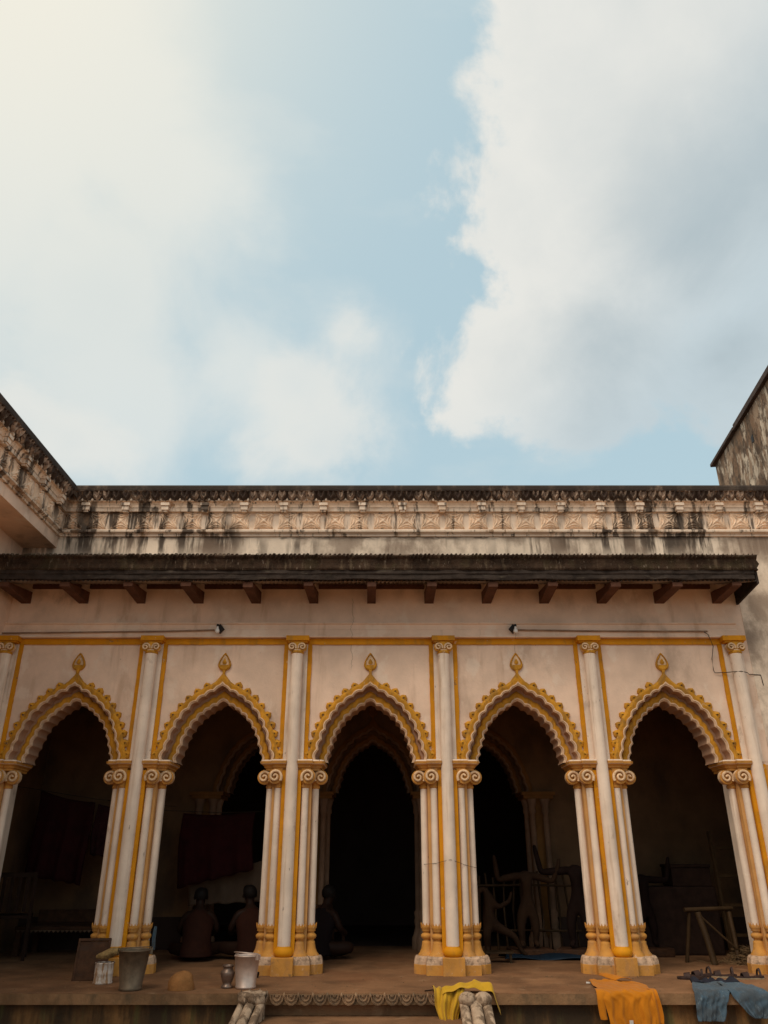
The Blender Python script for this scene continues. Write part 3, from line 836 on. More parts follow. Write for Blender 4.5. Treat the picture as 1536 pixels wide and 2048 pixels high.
for k in range(-6, 7):
    xb = -.145 + .66 * k
    bmx = MB(); hwid = rnd.uniform(.048, .055); jx = rnd.uniform(-.02, .02); jz = rnd.uniform(-.012, .012)
    pp = [(xb - hwid, xb + hwid)]
    bmx.loft([[(xb - hwid, WY + .003, 4.265), (xb + hwid, WY + .003, 4.265), (xb + hwid, WY + .003, 4.400), (xb - hwid, WY + .003, 4.400)],
              [(xb - hwid + jx, 7.90, 4.282 + jz), (xb + hwid + jx, 7.90, 4.282 + jz), (xb + hwid + jx, 7.90, 4.330), (xb - hwid + jx, 7.90, 4.330)]], 0)
    part('beam', bmx, m_beam, can_o)
    if k < 6:
        pb = MB(); pb.box(xb + hwid + .003, xb + .66 - hwid - .003, WY - .035, WY + .002, 4.438, 4.486)
        part('wall_plate', pb, m_beam, can_o)
pb = MB(); pb.loft([[(4.035, 7.9, 4.315), (4.06, 7.9, 4.315), (4.06, 7.9, 4.45), (4.035, 7.9, 4.45)], [(4.035, WY - .002, 4.25), (4.06, WY - .002, 4.25), (4.06, WY - .002, 4.55), (4.035, WY - .002, 4.55)]], 0)
part('end_board', pb, m_fascia2, can_o)

# ------------------------------------------------------------------ taller block behind on the right
rb = thing('rear_building', 'tall decayed plaster block rising behind the right end of the roof', 'building', (5.83, 12.0, 5.4), rz=R(-6.3))
mb = MB(); mb.box(0, 4, -3.0, 0, -.2, 2.50)
part('wall', mb, m_rear, rb)
mb = MB(); mb.box(-.07, 4.1, -1.25, .06, 2.502, 2.56, bev=.01); mb.box(-.06, 4.1, -3.05, -1.252, 2.502, 2.595, bev=.01)
part('coping', mb, m_coping, rb)
hb = MB()
for (yy, zz) in ((-1.30, 1.42), (-.95, 1.0), (-1.75, 2.05), (-1.72, .85)):
    hb = MB(); hb.loft([[(-.006, yy - .045, zz - .06), (-.006, yy + .04, zz - .05), (-.006, yy + .045, zz + .05), (-.006, yy - .035, zz + .07)],
                        [(.05, yy - .03, zz - .04), (.05, yy + .03, zz - .04), (.05, yy + .03, zz + .04), (.05, yy - .03, zz + .04)]], 0)
    part('painted_putlog_hole', hb, m_black, rb)  # black patch on the solid wall, standing for shade inside a hole

# ------------------------------------------------------------------ steps and their parapets
stp = thing('entrance_steps', 'worn cement steps with carved petal nosing up to the middle arch', 'steps', (-.15, 7.2, 0), world=True)
z = .435; y0 = 7.38
for k in range(3):
    mb = MB(); mb.box(-1.0, .70, y0 - .34 - .0, 7.80 if k == 0 else y0 - .0, 0 if k == 2 else z - .17, z, bev=.008)
    if k == 0:
        mb.box(-1.0, .70, 7.40, 7.80, z + .001, .519)
    part('step', mb, m_slab if k else m_floor, stp); y0 -= .342; z -= .145
# petals of the nosing
pt = MB()
def petal_ring(k, y): return [(.056 * k * math.cos(math.pi + math.pi * i / 10), y, -.074 * k * abs(math.sin(math.pi * i / 10)) ** .8) for i in range(11)]
rs = [petal_ring(1, .004), petal_ring(1, -.016), petal_ring(.86, -.020), petal_ring(.80, -.008), petal_ring(.66, -.008), petal_ring(.60, -.024), petal_ring(.50, -.024), petal_ring(.44, -.010), petal_ring(.30, -.010), petal_ring(.22, -.024), petal_ring(.02, -.028)]
pt.loft(rs, 0, cap=False, closed=False)
pt.add([(-.056, .004, 0), (.056, .004, 0), (.056, -.02, 0), (-.056, -.02, 0)], [(0, 1, 2, 3)])
petal_me = pt.mesh('petal', m_petal)
pbead_me = bead_me.copy(); pbead_me.materials[0] = m_petal
for k in range(13):
    xx = -.868 + .1165 * k
    obj('petal', petal_me, stp, loc=(xx, 7.304, .592))
    if k < 12:
        obj('petal_bead', pbead_me, stp, loc=(xx + .058, 7.292, .583), scl=(.7, .7, .9))


def stair_parapet(x, label, lotus, wid):
    t = thing('stair_parapet', label, 'parapet', (x, 7.2, 0), group='scrolled stair parapets')
    # ribbed rail running down towards the court
    ribs = [(-wid * .36, wid * .15, .0), (0, wid * .19, .018), (wid * .36, wid * .15, .0)]
    for cx_, hw_, up_ in ribs:
        mb = MB(); rings = []
        for i in range(13):
            u = i / 12; yy = -.02 - u * .95; zz = .515 - .40 * u + .02 * math.cos(u * 3) + up_
            rings.append([(cx_ + hw_ * math.cos(a), yy, zz + .035 * math.sin(a)) for a in [math.pi * q / 8 for q in range(9)]] + [(cx_ + hw_, yy, zz - .12), (cx_ - hw_, yy, zz - .12)][::1])
        mb.sloft(rings); part('rib', mb, m_stone, t)
    mb = MB(); mb.loft([[(-wid * .46, .06, 0), (wid * .46, .06, 0), (wid * .46, .06, .55), (-wid * .46, .06, .55)],
                        [(-wid * .46, -.25, 0), (wid * .46, -.25, 0), (wid * .46, -.25, .41), (-wid * .46, -.25, .41)],
                        [(-wid * .46, -.97, 0), (wid * .46, -.97, 0), (wid * .46, -.97, .10), (-wid * .46, -.97, .10)]], 0)
    part('body', mb, m_stone, t)
    mb = MB()
    for sg in (-1, 1):
        rings = []
        for i in range(9):
            a = math.pi * i / 8; r = .072 * wid / .25
            rings.append([(sg * wid * .25 + r * 1.0 * math.sin(a) * math.cos(q * math.pi / 8), -.01 + r * 1.1 * math.sin(a) * math.sin(q * math.pi / 8), .575 + (.055 if not lotus else .05) * -math.cos(a)) for q in range(16)])
        mb.sloft(rings)
    part('scroll_head', mb, m_stone, t)
    if lotus:
        mb = MB(); mb.lathe([(.05, .55), (.095, .575), (.112, .60), (.108, .618), (.09, .622), (.07, .616), (.0005, .612)], 0, .03, 14)
        part('lotus_top', mb, m_stone, t)
        for q in range(9):
            a = 2 * math.pi * q / 9; mb = MB()
            mb.sloft([[(math.cos(a) * r_ + -math.sin(a) * h_ * math.cos(u), .03 + math.sin(a) * r_ + math.cos(a) * h_ * math.cos(u), zz + .012 * math.sin(u)) for u in [2 * math.pi * j / 6 for j in range(6)]]
                      for r_, h_, zz in ((.09, .012, .545), (.112, .030, .570), (.122, .030, .598), (.118, .010, .618))])
            part('lotus_petal', mb, m_stone, t)
    return t


stair_parapet(.728, 'stone stair rail with two round heads beneath yellow cloth', False, .25)
lp = stair_parapet(-1.055, 'pinkish stone stair rail with lotus carved head beside aluminium bucket', True, .21)
lp.rotation_euler = (0, 0, R(-7))

# ------------------------------------------------------------------ lamps, conduit, wire on the wall
for xl, lab in ((-1.845, 'bare bulb lamp on left conduit above second arch'), (1.455, 'bare bulb lamp on right conduit above fourth arch')):
    t = thing('wall_lamp', lab, 'lamp', (xl, 8.404, 3.945), group='bulbs on the entablature'); sg = 1 if xl < 0 else -1
    mb = MB(); mb.loft([[(sg * .012, .002, -.055), (sg * .060, .002, 0), (sg * .012, .002, .058), (-sg * .036, .002, 0)], [(sg * .014, -.05, -.045), (sg * .055, -.05, 0), (sg * .014, -.05, .048), (-sg * .026, -.05, 0)]], 0)
    part('backplate', mb, m_black, t)
    mb = MB(); mb.lathe([(.004, -.066), (.020, -.058), (.026, -.040), (.020, -.020), (.012, -.006), (.012, .012)], -sg * .008, -.066, 14)
    part('bulb', mb, m_bulb, t)
    mb = MB(); mb.lathe([(.014, .0125), (.015, .035), (.008, .04)], -sg * .008, -.066, 10); mb.bar((-sg * .008, -.066, .03), (0, 0, .035), .008, .008)
    part('socket', mb, m_black, t)
mb = MB(); mb.tube([(LW + .001, 8.398, 3.90), (-3.2, 8.399, 3.912), (-2.4, 8.399, 3.922), (-1.90, 8.399, 3.935)], .0085, 7)
tag(part('conduit_pipe', mb, m_pipe, None), 'thin dark conduit running from the left corner to a bulb', 'pipe', 'conduits')
mb = MB(); mb.tube([(1.50, 8.399, 3.937), (2.3, 8.399, 3.925), (3.1, 8.399, 3.921), (3.62, 8.399, 3.921)], .0085, 7)
tag(part('conduit_pipe', mb, m_pipe, None), 'thin dark conduit running right from a bulb to the corner pier', 'pipe', 'conduits')
mb = MB(); mb.tube([(3.58, 8.396, 3.915), (3.62, 8.392, 3.88), (3.655, 8.396, 3.75), (3.640, 8.452, 3.62), (3.635, 8.452, 3.50), (3.645, 8.448, 3.465), (3.75, 8.44, 3.465), (3.80, 8.38, 3.46), (3.885, 8.333, 3.457), (3.97, 8.38, 3.452), (4.02, 8.455, 3.45), (4.15, 8.462, 3.445), (4.155, 8.462, 3.39), (4.158, 8.462, 3.33)], .0042, 6)
tag(part('hanging_wire', mb, m_wire, None), 'black wire looping down across the rightmost pier', 'wire')

# ------------------------------------------------------------------ things on the veranda edge
def bucket(name, label, loc, r0, r1, h, mt, rz, up):
    t = thing(name, label, 'bucket', (*loc, FZ + .001), rz, 'metal buckets')
    mb = MB(); mb.lathe([(r0 * .98, 0), (r0 * 1.05, .003), (r0 * 1.05, h * .07), (r0 * 1.0, h * .085), (r0 * 1.0 + (r1 - r0) * .55, h * .55), (r1 * .99, h * .965), (r1 * 1.04, h * .97), (r1 * 1.05, h * .985), (r1 * 1.03, h),
                         (r1 * .975, h), (r1 * .96, h * .97), (r0 * .97, h * .1), (.001, h * .09)], n=36)
    part('body', mb, mt, t)
    for sg in (-1, 1):
        mb = MB(); mb.box(sg * r1 * 1.01 - .006, sg * r1 * 1.01 + .012 * sg + .006, -.022, .022, h * .86, h * 1.03, bev=.003)
        part('ear', mb, mt, t)
    mb = MB(); pts = []
    for i in range(17):
        a = math.pi * i / 16; pts.append((r1 * 1.06 * math.cos(a), -math.cos(up) * r1 * 1.02 * math.sin(a), h * 1.005 + .012 + math.sin(up) * r1 * math.sin(a)))
    mb.tube(pts, .0045, 6); part('handle', mb, mt, t)
    return t


bucket('metal_bucket', 'large grey galvanised bucket beside the peeling tin can', (-2.118, 7.49), .090, .128, .295, m_galv, R(25), R(6))
bucket('metal_bucket', 'shiny aluminium bucket next to small metal pot', (-1.172, 7.585), .082, .107, .245, m_alu, R(-30), R(8))
mb = MB(); mb.lathe([(.048, 0), (.052, .006), (.046, .02), (.034, .028), (.042, .045), (.056, .085), (.062, .110), (.058, .122), (.043, .136), (.040, .150), (.048, .156), (.050, .166), (.044, .170), (.040, .166), (.036, .14), (.001, .13)], n=30)
tag(part('water_pot', mb, m_aludark, None, loc=(-1.333, 7.60, FZ + .001)), 'small dark metal pot with waist and rim, left of aluminium bucket', 'pot')
mb = MB(); rings = []
for i in range(12):
    a = math.pi / 2 * i / 11
    rr = .108 * math.cos(a) ** .62 if i < 11 else .006; zz = .132 * math.sin(a)
    rings.append([((rr * (1 + .04 * math.sin(2 * q + i * .3) + .03 * math.sin(5 * q + i))) * math.cos(q), rr * .85 * math.sin(q), zz + .006 * math.sin(q * 1.0 + 1) * (i > 5)) for q in [2 * math.pi * j / 28 for j in range(28)]])
mb.sloft(rings)
tag(part('clay_lump', mb, m_clay, None, loc=(-1.70, 7.50, FZ + .001)), 'rounded lump of brown clay on the veranda edge', 'clay')
# leaning board with a frame
t = thing('wooden_board', 'dark brown framed board leaning on pier behind the rusty can', 'board', (-2.655, 8.02, FZ + .001), R(12))
t.rotation_euler = (R(-17), 0, R(10))
mb = MB(); mb.box(-.13, .13, .004, .012, .012, .315); part('panel', mb, m_wood, t)
for a_ in ((-.145, -.125, .012, .318), (.125, .145, .012, .318)):
    mb = MB(); mb.box(a_[0], a_[1], -.006, .020, a_[2], a_[3], bev=.003); part('stile', mb, m_wood, t)
for zz in (.0, .3185):
    mb = MB(); mb.box(-.145, .145, -.006, .020, zz, zz + .0115 if zz == 0 else zz + .022, bev=.002); part('rail', mb, m_wood, t)
mb = MB(); mb.lathe([(.080, 0), (.083, .004), (.081, .012), (.079, .016), (.079, .072), (.081, .078), (.079, .084), (.079, .148), (.083, .155), (.082, .162), (.076, .162), (.074, .148), (.001, .145)], n=32)
tag(part('tin_can', mb, m_can, None, loc=(-2.474, 7.86, FZ + .001)), 'white tin can with peeling rusty paint and sacking on top', 'can')
mb = MB(); rings = []
for i in range(10):
    u = i / 9; rr = .052 * math.sin(math.pi * min(max(u, .03), .97)) ** .45
    rings.append([(-.105 + .24 * u, rr * .9 * math.cos(q) * (1 + .15 * math.sin(3 * q + i)), .045 + .055 * u + rr * .72 * math.sin(q) * (1 + .12 * math.sin(4 * q - i))) for q in [2 * math.pi * j / 16 for j in range(16)]])
mb.sloft(rings)
tag(part('rolled_sack', mb, m_jute, None, loc=(-2.455, 7.87, FZ + .158)), 'rolled olive jute sacking lying across the rusty tin can', 'sack')


# ---- cloth
def cloth(mb, rows, nx, fold, seed=0, mi=0):
    """rows: list of (y, z, xl, xr); fold(u, v) gives a push along the surface normal (approx -y and +z)"""
    K = len(rows); SUB = 5
    def at(v):
        f = v * (K - 1); i = min(int(f), K - 2); t_ = f - i
        P = [rows[max(i - 1, 0)], rows[i], rows[i + 1], rows[min(i + 2, K - 1)]]
        return [.5 * ((2 * P[1][c]) + (-P[0][c] + P[2][c]) * t_ + (2 * P[0][c] - 5 * P[1][c] + 4 * P[2][c] - P[3][c]) * t_ ** 2 + (-P[0][c] + 3 * P[1][c] - 3 * P[2][c] + P[3][c]) * t_ ** 3) for c in range(4)]
    def fn(u, v):
        y, z, xl, xr = at(v); y2, z2, _, _ = at(min(v + .02, 1)); y3, z3, _, _ = at(max(v - .02, 0))
        ty, tz = y2 - y3, z2 - z3; L = math.hypot(ty, tz) or 1
        ny, nz = tz / L, -ty / L
        if nz < -.2 or ny > .5:
            ny, nz = -ny, -nz
        h = fold(u, v)
        return (xl + (xr - xl) * u, y + ny * h, z + nz * h)
    mb.grid(fn, nx, (K - 1) * SUB, mi)


def solid(o, th=.004, sub=0):
    m_ = o.modifiers.new('thickness', 'SOLIDIFY'); m_.thickness = th; m_.offset = 1
    if sub:
        s_ = o.modifiers.new('smooth', 'SUBSURF'); s_.levels = sub; s_.render_levels = sub
    return o


E0 = 7.300
def hang(z): return E0 - .006 - .02 * min(1, max(0, (.52 - z) / .1)) * 0
# orange shirt
t = thing('orange_shirt', 'orange T-shirt spread over the veranda edge to dry', 'shirt', (1.95, 7.6, FZ), world=True)
mb = MB()
rows = [(7.90, FZ + .010, 1.80, 1.99), (7.82, FZ + .010, 1.80, 2.14), (7.68, FZ + .008, 1.785, 2.225), (7.50, FZ + .008, 1.775, 2.215), (7.36, FZ + .008, 1.77, 2.20), (7.305, FZ + .006, 1.768, 2.190),
        (7.288, FZ - .014, 1.768, 2.183), (7.284, .55, 1.775, 2.180), (7.282, .48, 1.790, 2.178), (7.28, .42, 1.800, 2.172), (7.278, .365, 1.805, 2.168)]
def ridge(a, p=2.2):
    return abs(math.sin(a)) ** p
def fS(u, v):
    dn = max(0, (v - .48) / .52); w_ = u + .03 * math.sin(v * 9) + .02 * math.sin(v * 23 + u * 4)
    hangf = dn ** .8 * (.022 * ridge(w_ * 13 + .4) + .006 * ridge(w_ * 29 + 1.1, 3) + .012 * math.sin(w_ * 7 + 2))
    flat = .010 * ridge(w_ * 6 + v * 11, 3) + .007 * ridge(w_ * 15 - v * 17, 4)
    return .004 + hangf + (1 - dn) * flat
cloth(mb, rows, 140, fS)
solid(part('shirt_body', mb, m_oc, t), .0018)
mb = MB()
rows = [(7.40, FZ + .016, 1.735, 1.80), (7.31, FZ + .014, 1.725, 1.80), (7.285, FZ - .02, 1.722, 1.79), (7.282, .53, 1.722, 1.785), (7.28, .46, 1.728, 1.785), (7.28, .425, 1.735, 1.79)]
cloth(mb, rows, 12, lambda u, v: .006 + .014 * math.sin(u * 3.1) * min(1, v * 2)); solid(part('sleeve', mb, m_oc, t), .003)
mb = MB()
rows = [(7.38, FZ + .016, 2.16, 2.205), (7.31, FZ + .014, 2.165, 2.215), (7.285, FZ - .02, 2.165, 2.22), (7.28, .52, 2.165, 2.232), (7.276, .45, 2.168, 2.238), (7.274, .395, 2.170, 2.232)]
cloth(mb, rows, 12, lambda u, v: .008 + .012 * math.sin(u * 7) * min(1, v * 2)); solid(part('sleeve', mb, m_oc, t), .003)
mb = MB()
rows = [(8.02, FZ + .030, 1.93, 1.96), (7.95, FZ + .036, 1.94, 2.03), (7.88, FZ + .028, 1.97, 2.12), (7.80, FZ + .020, 2.02, 2.17)]
cloth(mb, rows, 12, lambda u, v: .01 + .02 * math.sin(u * 3.1)); solid(part('neck_fold', mb, m_oc, t), .003)
mb = MB(); mb.box(1.955, 1.985, 7.247, 7.250, .37, .425); part('tag', mb, m_tag, t)
# blue shorts
t = thing('blue_shorts', 'faded blue shorts hung over the veranda edge', 'shorts', (2.72, 7.6, FZ), world=True)
mb = MB()
rows = [(7.72, FZ + .020, 2.66, 2.90), (7.64, FZ + .014, 2.63, 2.90), (7.50, FZ + .010, 2.58, 2.87), (7.34, FZ + .010, 2.525, 2.83), (7.288, FZ - .012, 2.512, 2.790), (7.284, .54, 2.508, 2.765), (7.282, .47, 2.505, 2.745), (7.280, .415, 2.505, 2.725)]
def fB(u, v):
    w_ = u + .05 * math.sin(v * 8) + .02 * math.sin(v * 19)
    return .005 + max(0, v - .25) * (.026 * ridge(w_ * 8 + .7) + .016 * ridge(w_ * 19 + 2, 3)) + .008 * ridge(w_ * 5 + v * 10, 3) + .006 * ridge(v * 21 + w_ * 6, 4)
cloth(mb, rows, 80, fB); solid(part('leg', mb, m_bc, t), .0018)
mb = MB()
rows = [(7.72, FZ + .022, 2.87, 3.05), (7.64, FZ + .018, 2.86, 3.09), (7.50, FZ + .014, 2.85, 3.11), (7.34, FZ + .012, 2.81, 3.115), (7.288, FZ - .012, 2.815, 3.115), (7.284, .54, 2.855, 3.12), (7.282, .48, 2.905, 3.115), (7.280, .435, 2.955, 3.06)]
cloth(mb, rows, 80, fB); solid(part('leg', mb, m_bc, t), .0018)
mb = MB()
rows = [(7.80, FZ + .012, 2.68, 3.02), (7.78, FZ + .034, 2.665, 3.03), (7.74, FZ + .036, 2.66, 3.04), (7.69, FZ + .022, 2.65, 3.06)]
cloth(mb, rows, 50, lambda u, v: .018 * math.sin(u * 21) * math.sin(v * 3.1) + .012 * math.sin(u * 9)); solid(part('waistband', mb, m_bdark, t), .004)
# yellow cloth over the stair head
t = thing('yellow_cloth', 'crumpled mustard yellow cloth draped over the stair parapet head', 'cloth', (.55, 7.3, FZ), world=True)
mb = MB()
rows = [(7.44, FZ + .012, .40, .66), (7.36, FZ + .016, .395, .66), (7.315, FZ + .012, .40, .655), (7.284, FZ - .02, .405, .645), (7.272, .53, .405, .630), (7.262, .47, .425, .600), (7.250, .40, .450, .585), (7.23, .32, .44, .585), (7.21, .25, .43, .575)]
def fY(u, v):
    return .012 + .020 * (1 + math.sin(u * 15 + 5 * v)) * min(1, v * 2.2) + .014 * (1 + math.sin(u * 5 - v * 17)) * max(0, v - .3) + .008 * math.sin(u * 33 + v * 6)
cloth(mb, rows, 44, fY); solid(part('hanging_fold', mb, m_yc, t), .003, 1)
mb = MB()
def strip(u, v):
    x = .47 + .47 * u
    bump_ = .635 + .03 * math.sin(u * 3.1) if u < .86 else .665 - (u - .86) * 1.35
    y = 7.40 - .135 * v - .02 * math.sin(u * 9) + .05 * (u - .5)
    return (x, y, bump_ - .028 * (2 * v - 1) ** 2 + .010 * math.sin(v * 12 + u * 7) + .006 * math.sin(u * 25) + (.018 if .55 < u < .9 else 0) * math.sin(v * 3.1))
mb.grid(strip, 40, 14); solid(part('draped_strip', mb, m_yc, t), .003, 1)


# ---- sandals
def sandal(x, y, rz, mt_sole, lab):
    t = thing('sandal', lab, 'sandal', (x, y, FZ + .001), rz, 'sandals left by the rightmost pier')
    ol = [(-.125, .0), (-.118, .028), (-.08, .036), (-.02, .030), (.05, .040), (.10, .038), (.128, .018), (.132, 0), (.128, -.018), (.10, -.036), (.05, -.036), (-.02, -.026), (-.08, -.032), (-.118, -.026)]
    mb = MB(); mb.loft([[(a, b, 0) for a, b in ol], [(a * 1.02, b * 1.04, .010) for a, b in ol], [(a, b, .020 + .006 * (a < -.05)) for a, b in ol]], [0, 1])
    part('sole', mb, [mt_sole, m_sandal], t)
    for xa, wd, hh in ((.045, .055, .044), (-.085, .018, .075)):
        mb = MB(); nA = 10
        rings = [[(xa - wd / 2, .042 * math.cos(math.pi * i / nA), .014 + hh * math.sin(math.pi * i / nA)), (xa + wd / 2, .042 * math.cos(math.pi * i / nA), .014 + (hh - .008) * math.sin(math.pi * i / nA)),
                  (xa + wd / 2, .037 * math.cos(math.pi * i / nA), .012 + (hh - .014) * math.sin(math.pi * i / nA)), (xa - wd / 2, .037 * math.cos(math.pi * i / nA), .012 + (hh - .006) * math.sin(math.pi * i / nA))] for i in range(nA + 1)]
        mb.loft(rings, 0); part('strap', mb, m_sandal, t)
    return t


sandal(2.800, 8.10, R(163), m_sandal, 'dark leather sandal, leftmost of the four')
sandal(2.930, 8.25, R(190), m_sandal, 'dark leather sandal, second from left of the four')
sandal(3.130, 8.24, R(168), m_sole, 'pale soled sandal, third from left of the four')
sandal(3.335, 8.13, R(181), m_sole, 'pale soled sandal, rightmost of the four, nearest the pier')
# small dark cup and blue rag by the piers
mb = MB(); mb.lathe([(.016, 0), (.024, .02), (.026, .04), (.020, .044), (.001, .03)], n=14)
tag(part('clay_cup', mb, m_idol2, None, loc=(-1.175, 8.22, FZ + .001)), 'tiny dark cup at the foot of the pier behind aluminium bucket', 'cup')
mb = MB()
cloth(mb, [(8.60, .99, -2.265, -2.245), (8.58, .93, -2.265, -2.235), (8.56, .86, -2.262, -2.228), (8.55, .79, -2.262, -2.225)], 6, lambda u, v: .01 * math.sin(u * 6 + v * 5))
tag(solid(part('blue_rag', mb, m_bc, None), .004), 'blue rag hanging on the column bases behind the galvanised bucket', 'rag')

# ------------------------------------------------------------------ ceiling fan
t = thing('ceiling_fan', 'dark three bladed ceiling fan hanging inside the second arch', 'ceiling fan', (-2.06, 9.75, 3.42), R(12))
mb = MB(); mb.tube([(0, 0, .08), (0, 0, .60)], .012, 8); part('rod', mb, m_fan, t)
mb = MB(); mb.lathe([(.02, -.07), (.07, -.055), (.105, -.02), (.105, .02), (.07, .05), (.03, .07), (.03, .13), (.015, .15)], n=20); part('motor', mb, m_fan, t)
for k in range(3):
    a = 2 * math.pi * k / 3; mb = MB()
    rg = lambda r_, wd: [(r_, -wd, .004), (r_, wd, -.010), (r_, wd, -.014), (r_, -wd, 0)]
    mb.loft([rg(.08, .02), rg(.16, .022), rg(.2, .055), rg(.62, .075), rg(.64, .06)], 0); part('blade', mb, m_fan, t, rot=(0, 0, a))


# ------------------------------------------------------------------ figures
def skin(name, V, E, mat, parent=None, root=0, sub=2):
    me = bpy.data.meshes.new(name); me.from_pydata([v[0] for v in V], E, []); me.update()
    o = bpy.data.objects.new(name, me); COL.objects.link(o)
    if parent is not None:
        o.parent = parent
    s_ = o.modifiers.new('skin', 'SKIN'); s_.use_smooth_shade = True; s_.branch_smoothing = .4
    if not me.skin_vertices:
        me.skin_vertices.new()
    for i, v in enumerate(V):
        r = v[1] if isinstance(v[1], tuple) else (v[1], v[1])
        me.skin_vertices[0].data[i].radius = r; me.skin_vertices[0].data[i].use_root = (i == root)
    b = o.modifiers.new('sub', 'SUBSURF'); b.levels = sub; b.render_levels = sub
    me.materials.append(mat)
    return o


def seated_person(loc, rz, label, shirt, h=1.0, lean=.10):
    """cross-legged, seen mostly from behind; local +y is where the person faces"""
    t = thing('person', label, 'person', (*loc, FZ + .002), rz, 'people sitting in the shade'); t.scale = (h, h, h)
    L = lean
    V = [((0, 0, .10), (.13, .105)), ((0, .01 + L * .3, .24), (.115, .09)), ((0, .02 + L * .8, .38), (.135, .085)), ((0, .03 + L * 1.15, .475), (.085, .06)),
         ((0, .045 + L * 1.4, .535), .045), ((0, .065 + L * 1.6, .60), (.062, .072)), ((0, .07 + L * 1.7, .675), (.060, .070))]
    E = [(0, 1), (1, 2), (2, 3), (3, 4), (4, 5), (5, 6)]
    for sg in (-1, 1):
        o = len(V)
        V += [((sg * .15, .03 + L * 1.05, .445), .050), ((sg * .215, .06 + L, .30), .040), ((sg * .16, .24 + L, .24), .032), ((sg * .10, .31 + L, .25), .024), ((sg * .07, .35 + L, .245), .015)]
        E += [(3, o), (o, o + 1), (o + 1, o + 2), (o + 2, o + 3), (o + 3, o + 4)]
        o = len(V)
        V += [((sg * .12, .06, .095), .085), ((sg * .30, .27, .12), .062), ((sg * .10, .36, .055), .044), ((-sg * .06, .33, .04), .032), ((-sg * .13, .36, .035), .022)]
        E += [(0, o), (o, o + 1), (o + 1, o + 2), (o + 2, o + 3), (o + 3, o + 4)]
    skin('body', V, E, m_skin, t)
    # hair cap, ears, nose
    hd = MB(); c_ = Vector((0, .062 + L * 1.68, .655)); rings = []
    for i in range(9):
        a = math.pi * .66 * i / 8
        rings.append([(c_.x + .082 * math.sin(a) * math.cos(q) + .0005 * math.cos(q), c_.y - .008 + .094 * math.sin(a) * math.sin(q) * (1 if math.sin(q) < 0 else .86) + .0005 * math.sin(q), c_.z + .088 * math.cos(a) + (.06 * max(0, math.sin(q)) * (i > 4) + .008 * math.sin(7 * q) * (i > 6))) for q in [2 * math.pi * j / 18 for j in range(18)]])
    hd.sloft(rings, cap=False); part('hair', hd, m_hair, t)
    fc = MB()
    fc.lathe([(.001, -.022), (.010, -.018), (.013, 0), (.008, .02), (.001, .024)], c_.x + .074, c_.y - .002, 8); fc.lathe([(.001, -.022), (.010, -.018), (.013, 0), (.008, .02), (.001, .024)], c_.x - .074, c_.y - .002, 8)
    fc.v = [(x, y, z + c_.z - .028) for x, y, z in fc.v]; part('ears', fc, m_skin, t)
    # garment round the trunk
    gm = MB(); rings = []
    for u, (wx, wy) in zip([0, .14, .3, .5, .72, .88, 1.0], [(.185, .150), (.178, .142), (.160, .128), (.165, .122), (.180, .112), (.135, .090), (.070, .062)]):
        z_ = .05 + .455 * u; cy_ = .01 + L * (1.25 * u)
        rings.append([(wx * math.cos(q) * (1 + .03 * math.sin(5 * q + u * 9)), cy_ + wy * math.sin(q) * (1 + .03 * math.sin(4 * q + u * 7)), z_) for q in [2 * math.pi * j / 24 for j in range(24)]])
    gm.sloft(rings, cap=False); part('shirt', gm, shirt, t)
    return t


seated_person((-2.02, 9.45), R(10), 'person in rust shirt sitting with back turned under red cloth', m_shirtA, .95, .12)
seated_person((-1.43, 9.55), R(25), 'person in rust shirt sitting half hidden by second pier, left side', m_shirtA, .98, .10)
seated_person((-.75, 9.60), R(-35), 'person in dark clothes sitting in centre arch beside the pier', m_shirtB, .98, .10)


def idol(loc, rz, label, mat, h, arms, base=True):
    t = thing('clay_statue', label, 'statue', (*loc, FZ + .001), rz, 'unfinished clay idols'); s_ = h
    b0 = .09 if base else 0
    V = [((0, 0, b0 + .40 * s_), (.105 * s_, .08 * s_)), ((.01, 0, b0 + .52 * s_), (.080 * s_, .062 * s_)), ((.015, 0, b0 + .66 * s_), (.115 * s_, .078 * s_)), ((0, 0, b0 + .755 * s_), (.07 * s_, .05 * s_)), ((0, 0, b0 + .80 * s_), .032 * s_)]
    E = [(0, 1), (1, 2), (2, 3), (3, 4)]
    for sg in (-1, 1):
        o = len(V)
        V += [((sg * .075 * s_, 0, b0 + .33 * s_), .068 * s_), ((sg * .085 * s_, -.02, b0 + .19 * s_), .050 * s_), ((sg * .08 * s_, 0, b0 + .05 * s_), .032 * s_), ((sg * .09 * s_, -.07 * s_, b0 + .018 * s_), .024 * s_)]
        E += [(0, o), (o, o + 1), (o + 1, o + 2), (o + 2, o + 3)]
    for sg, el, ha in arms:
        o = len(V)
        V += [((sg * .135 * s_, 0, b0 + .735 * s_), .046 * s_), ((el[0] * s_, el[1] * s_, b0 + el[2] * s_), .036 * s_), ((ha[0] * s_, ha[1] * s_, b0 + ha[2] * s_), .027 * s_), ((ha[0] * s_ * 1.03, ha[1] * s_, b0 + (ha[2] + .07 * (1 if ha[2] > el[2] else -1)) * s_), .018 * s_)]
        E += [(3, o), (o, o + 1), (o + 1, o + 2), (o + 2, o + 3)]
    skin('body', V, E, mat, t)
    if base:
        mb = MB(); mb.box(-.24 * s_, .24 * s_, -.16, .16, 0, .085, bev=.01); part('pedestal', mb, m_wood, t)
    return t


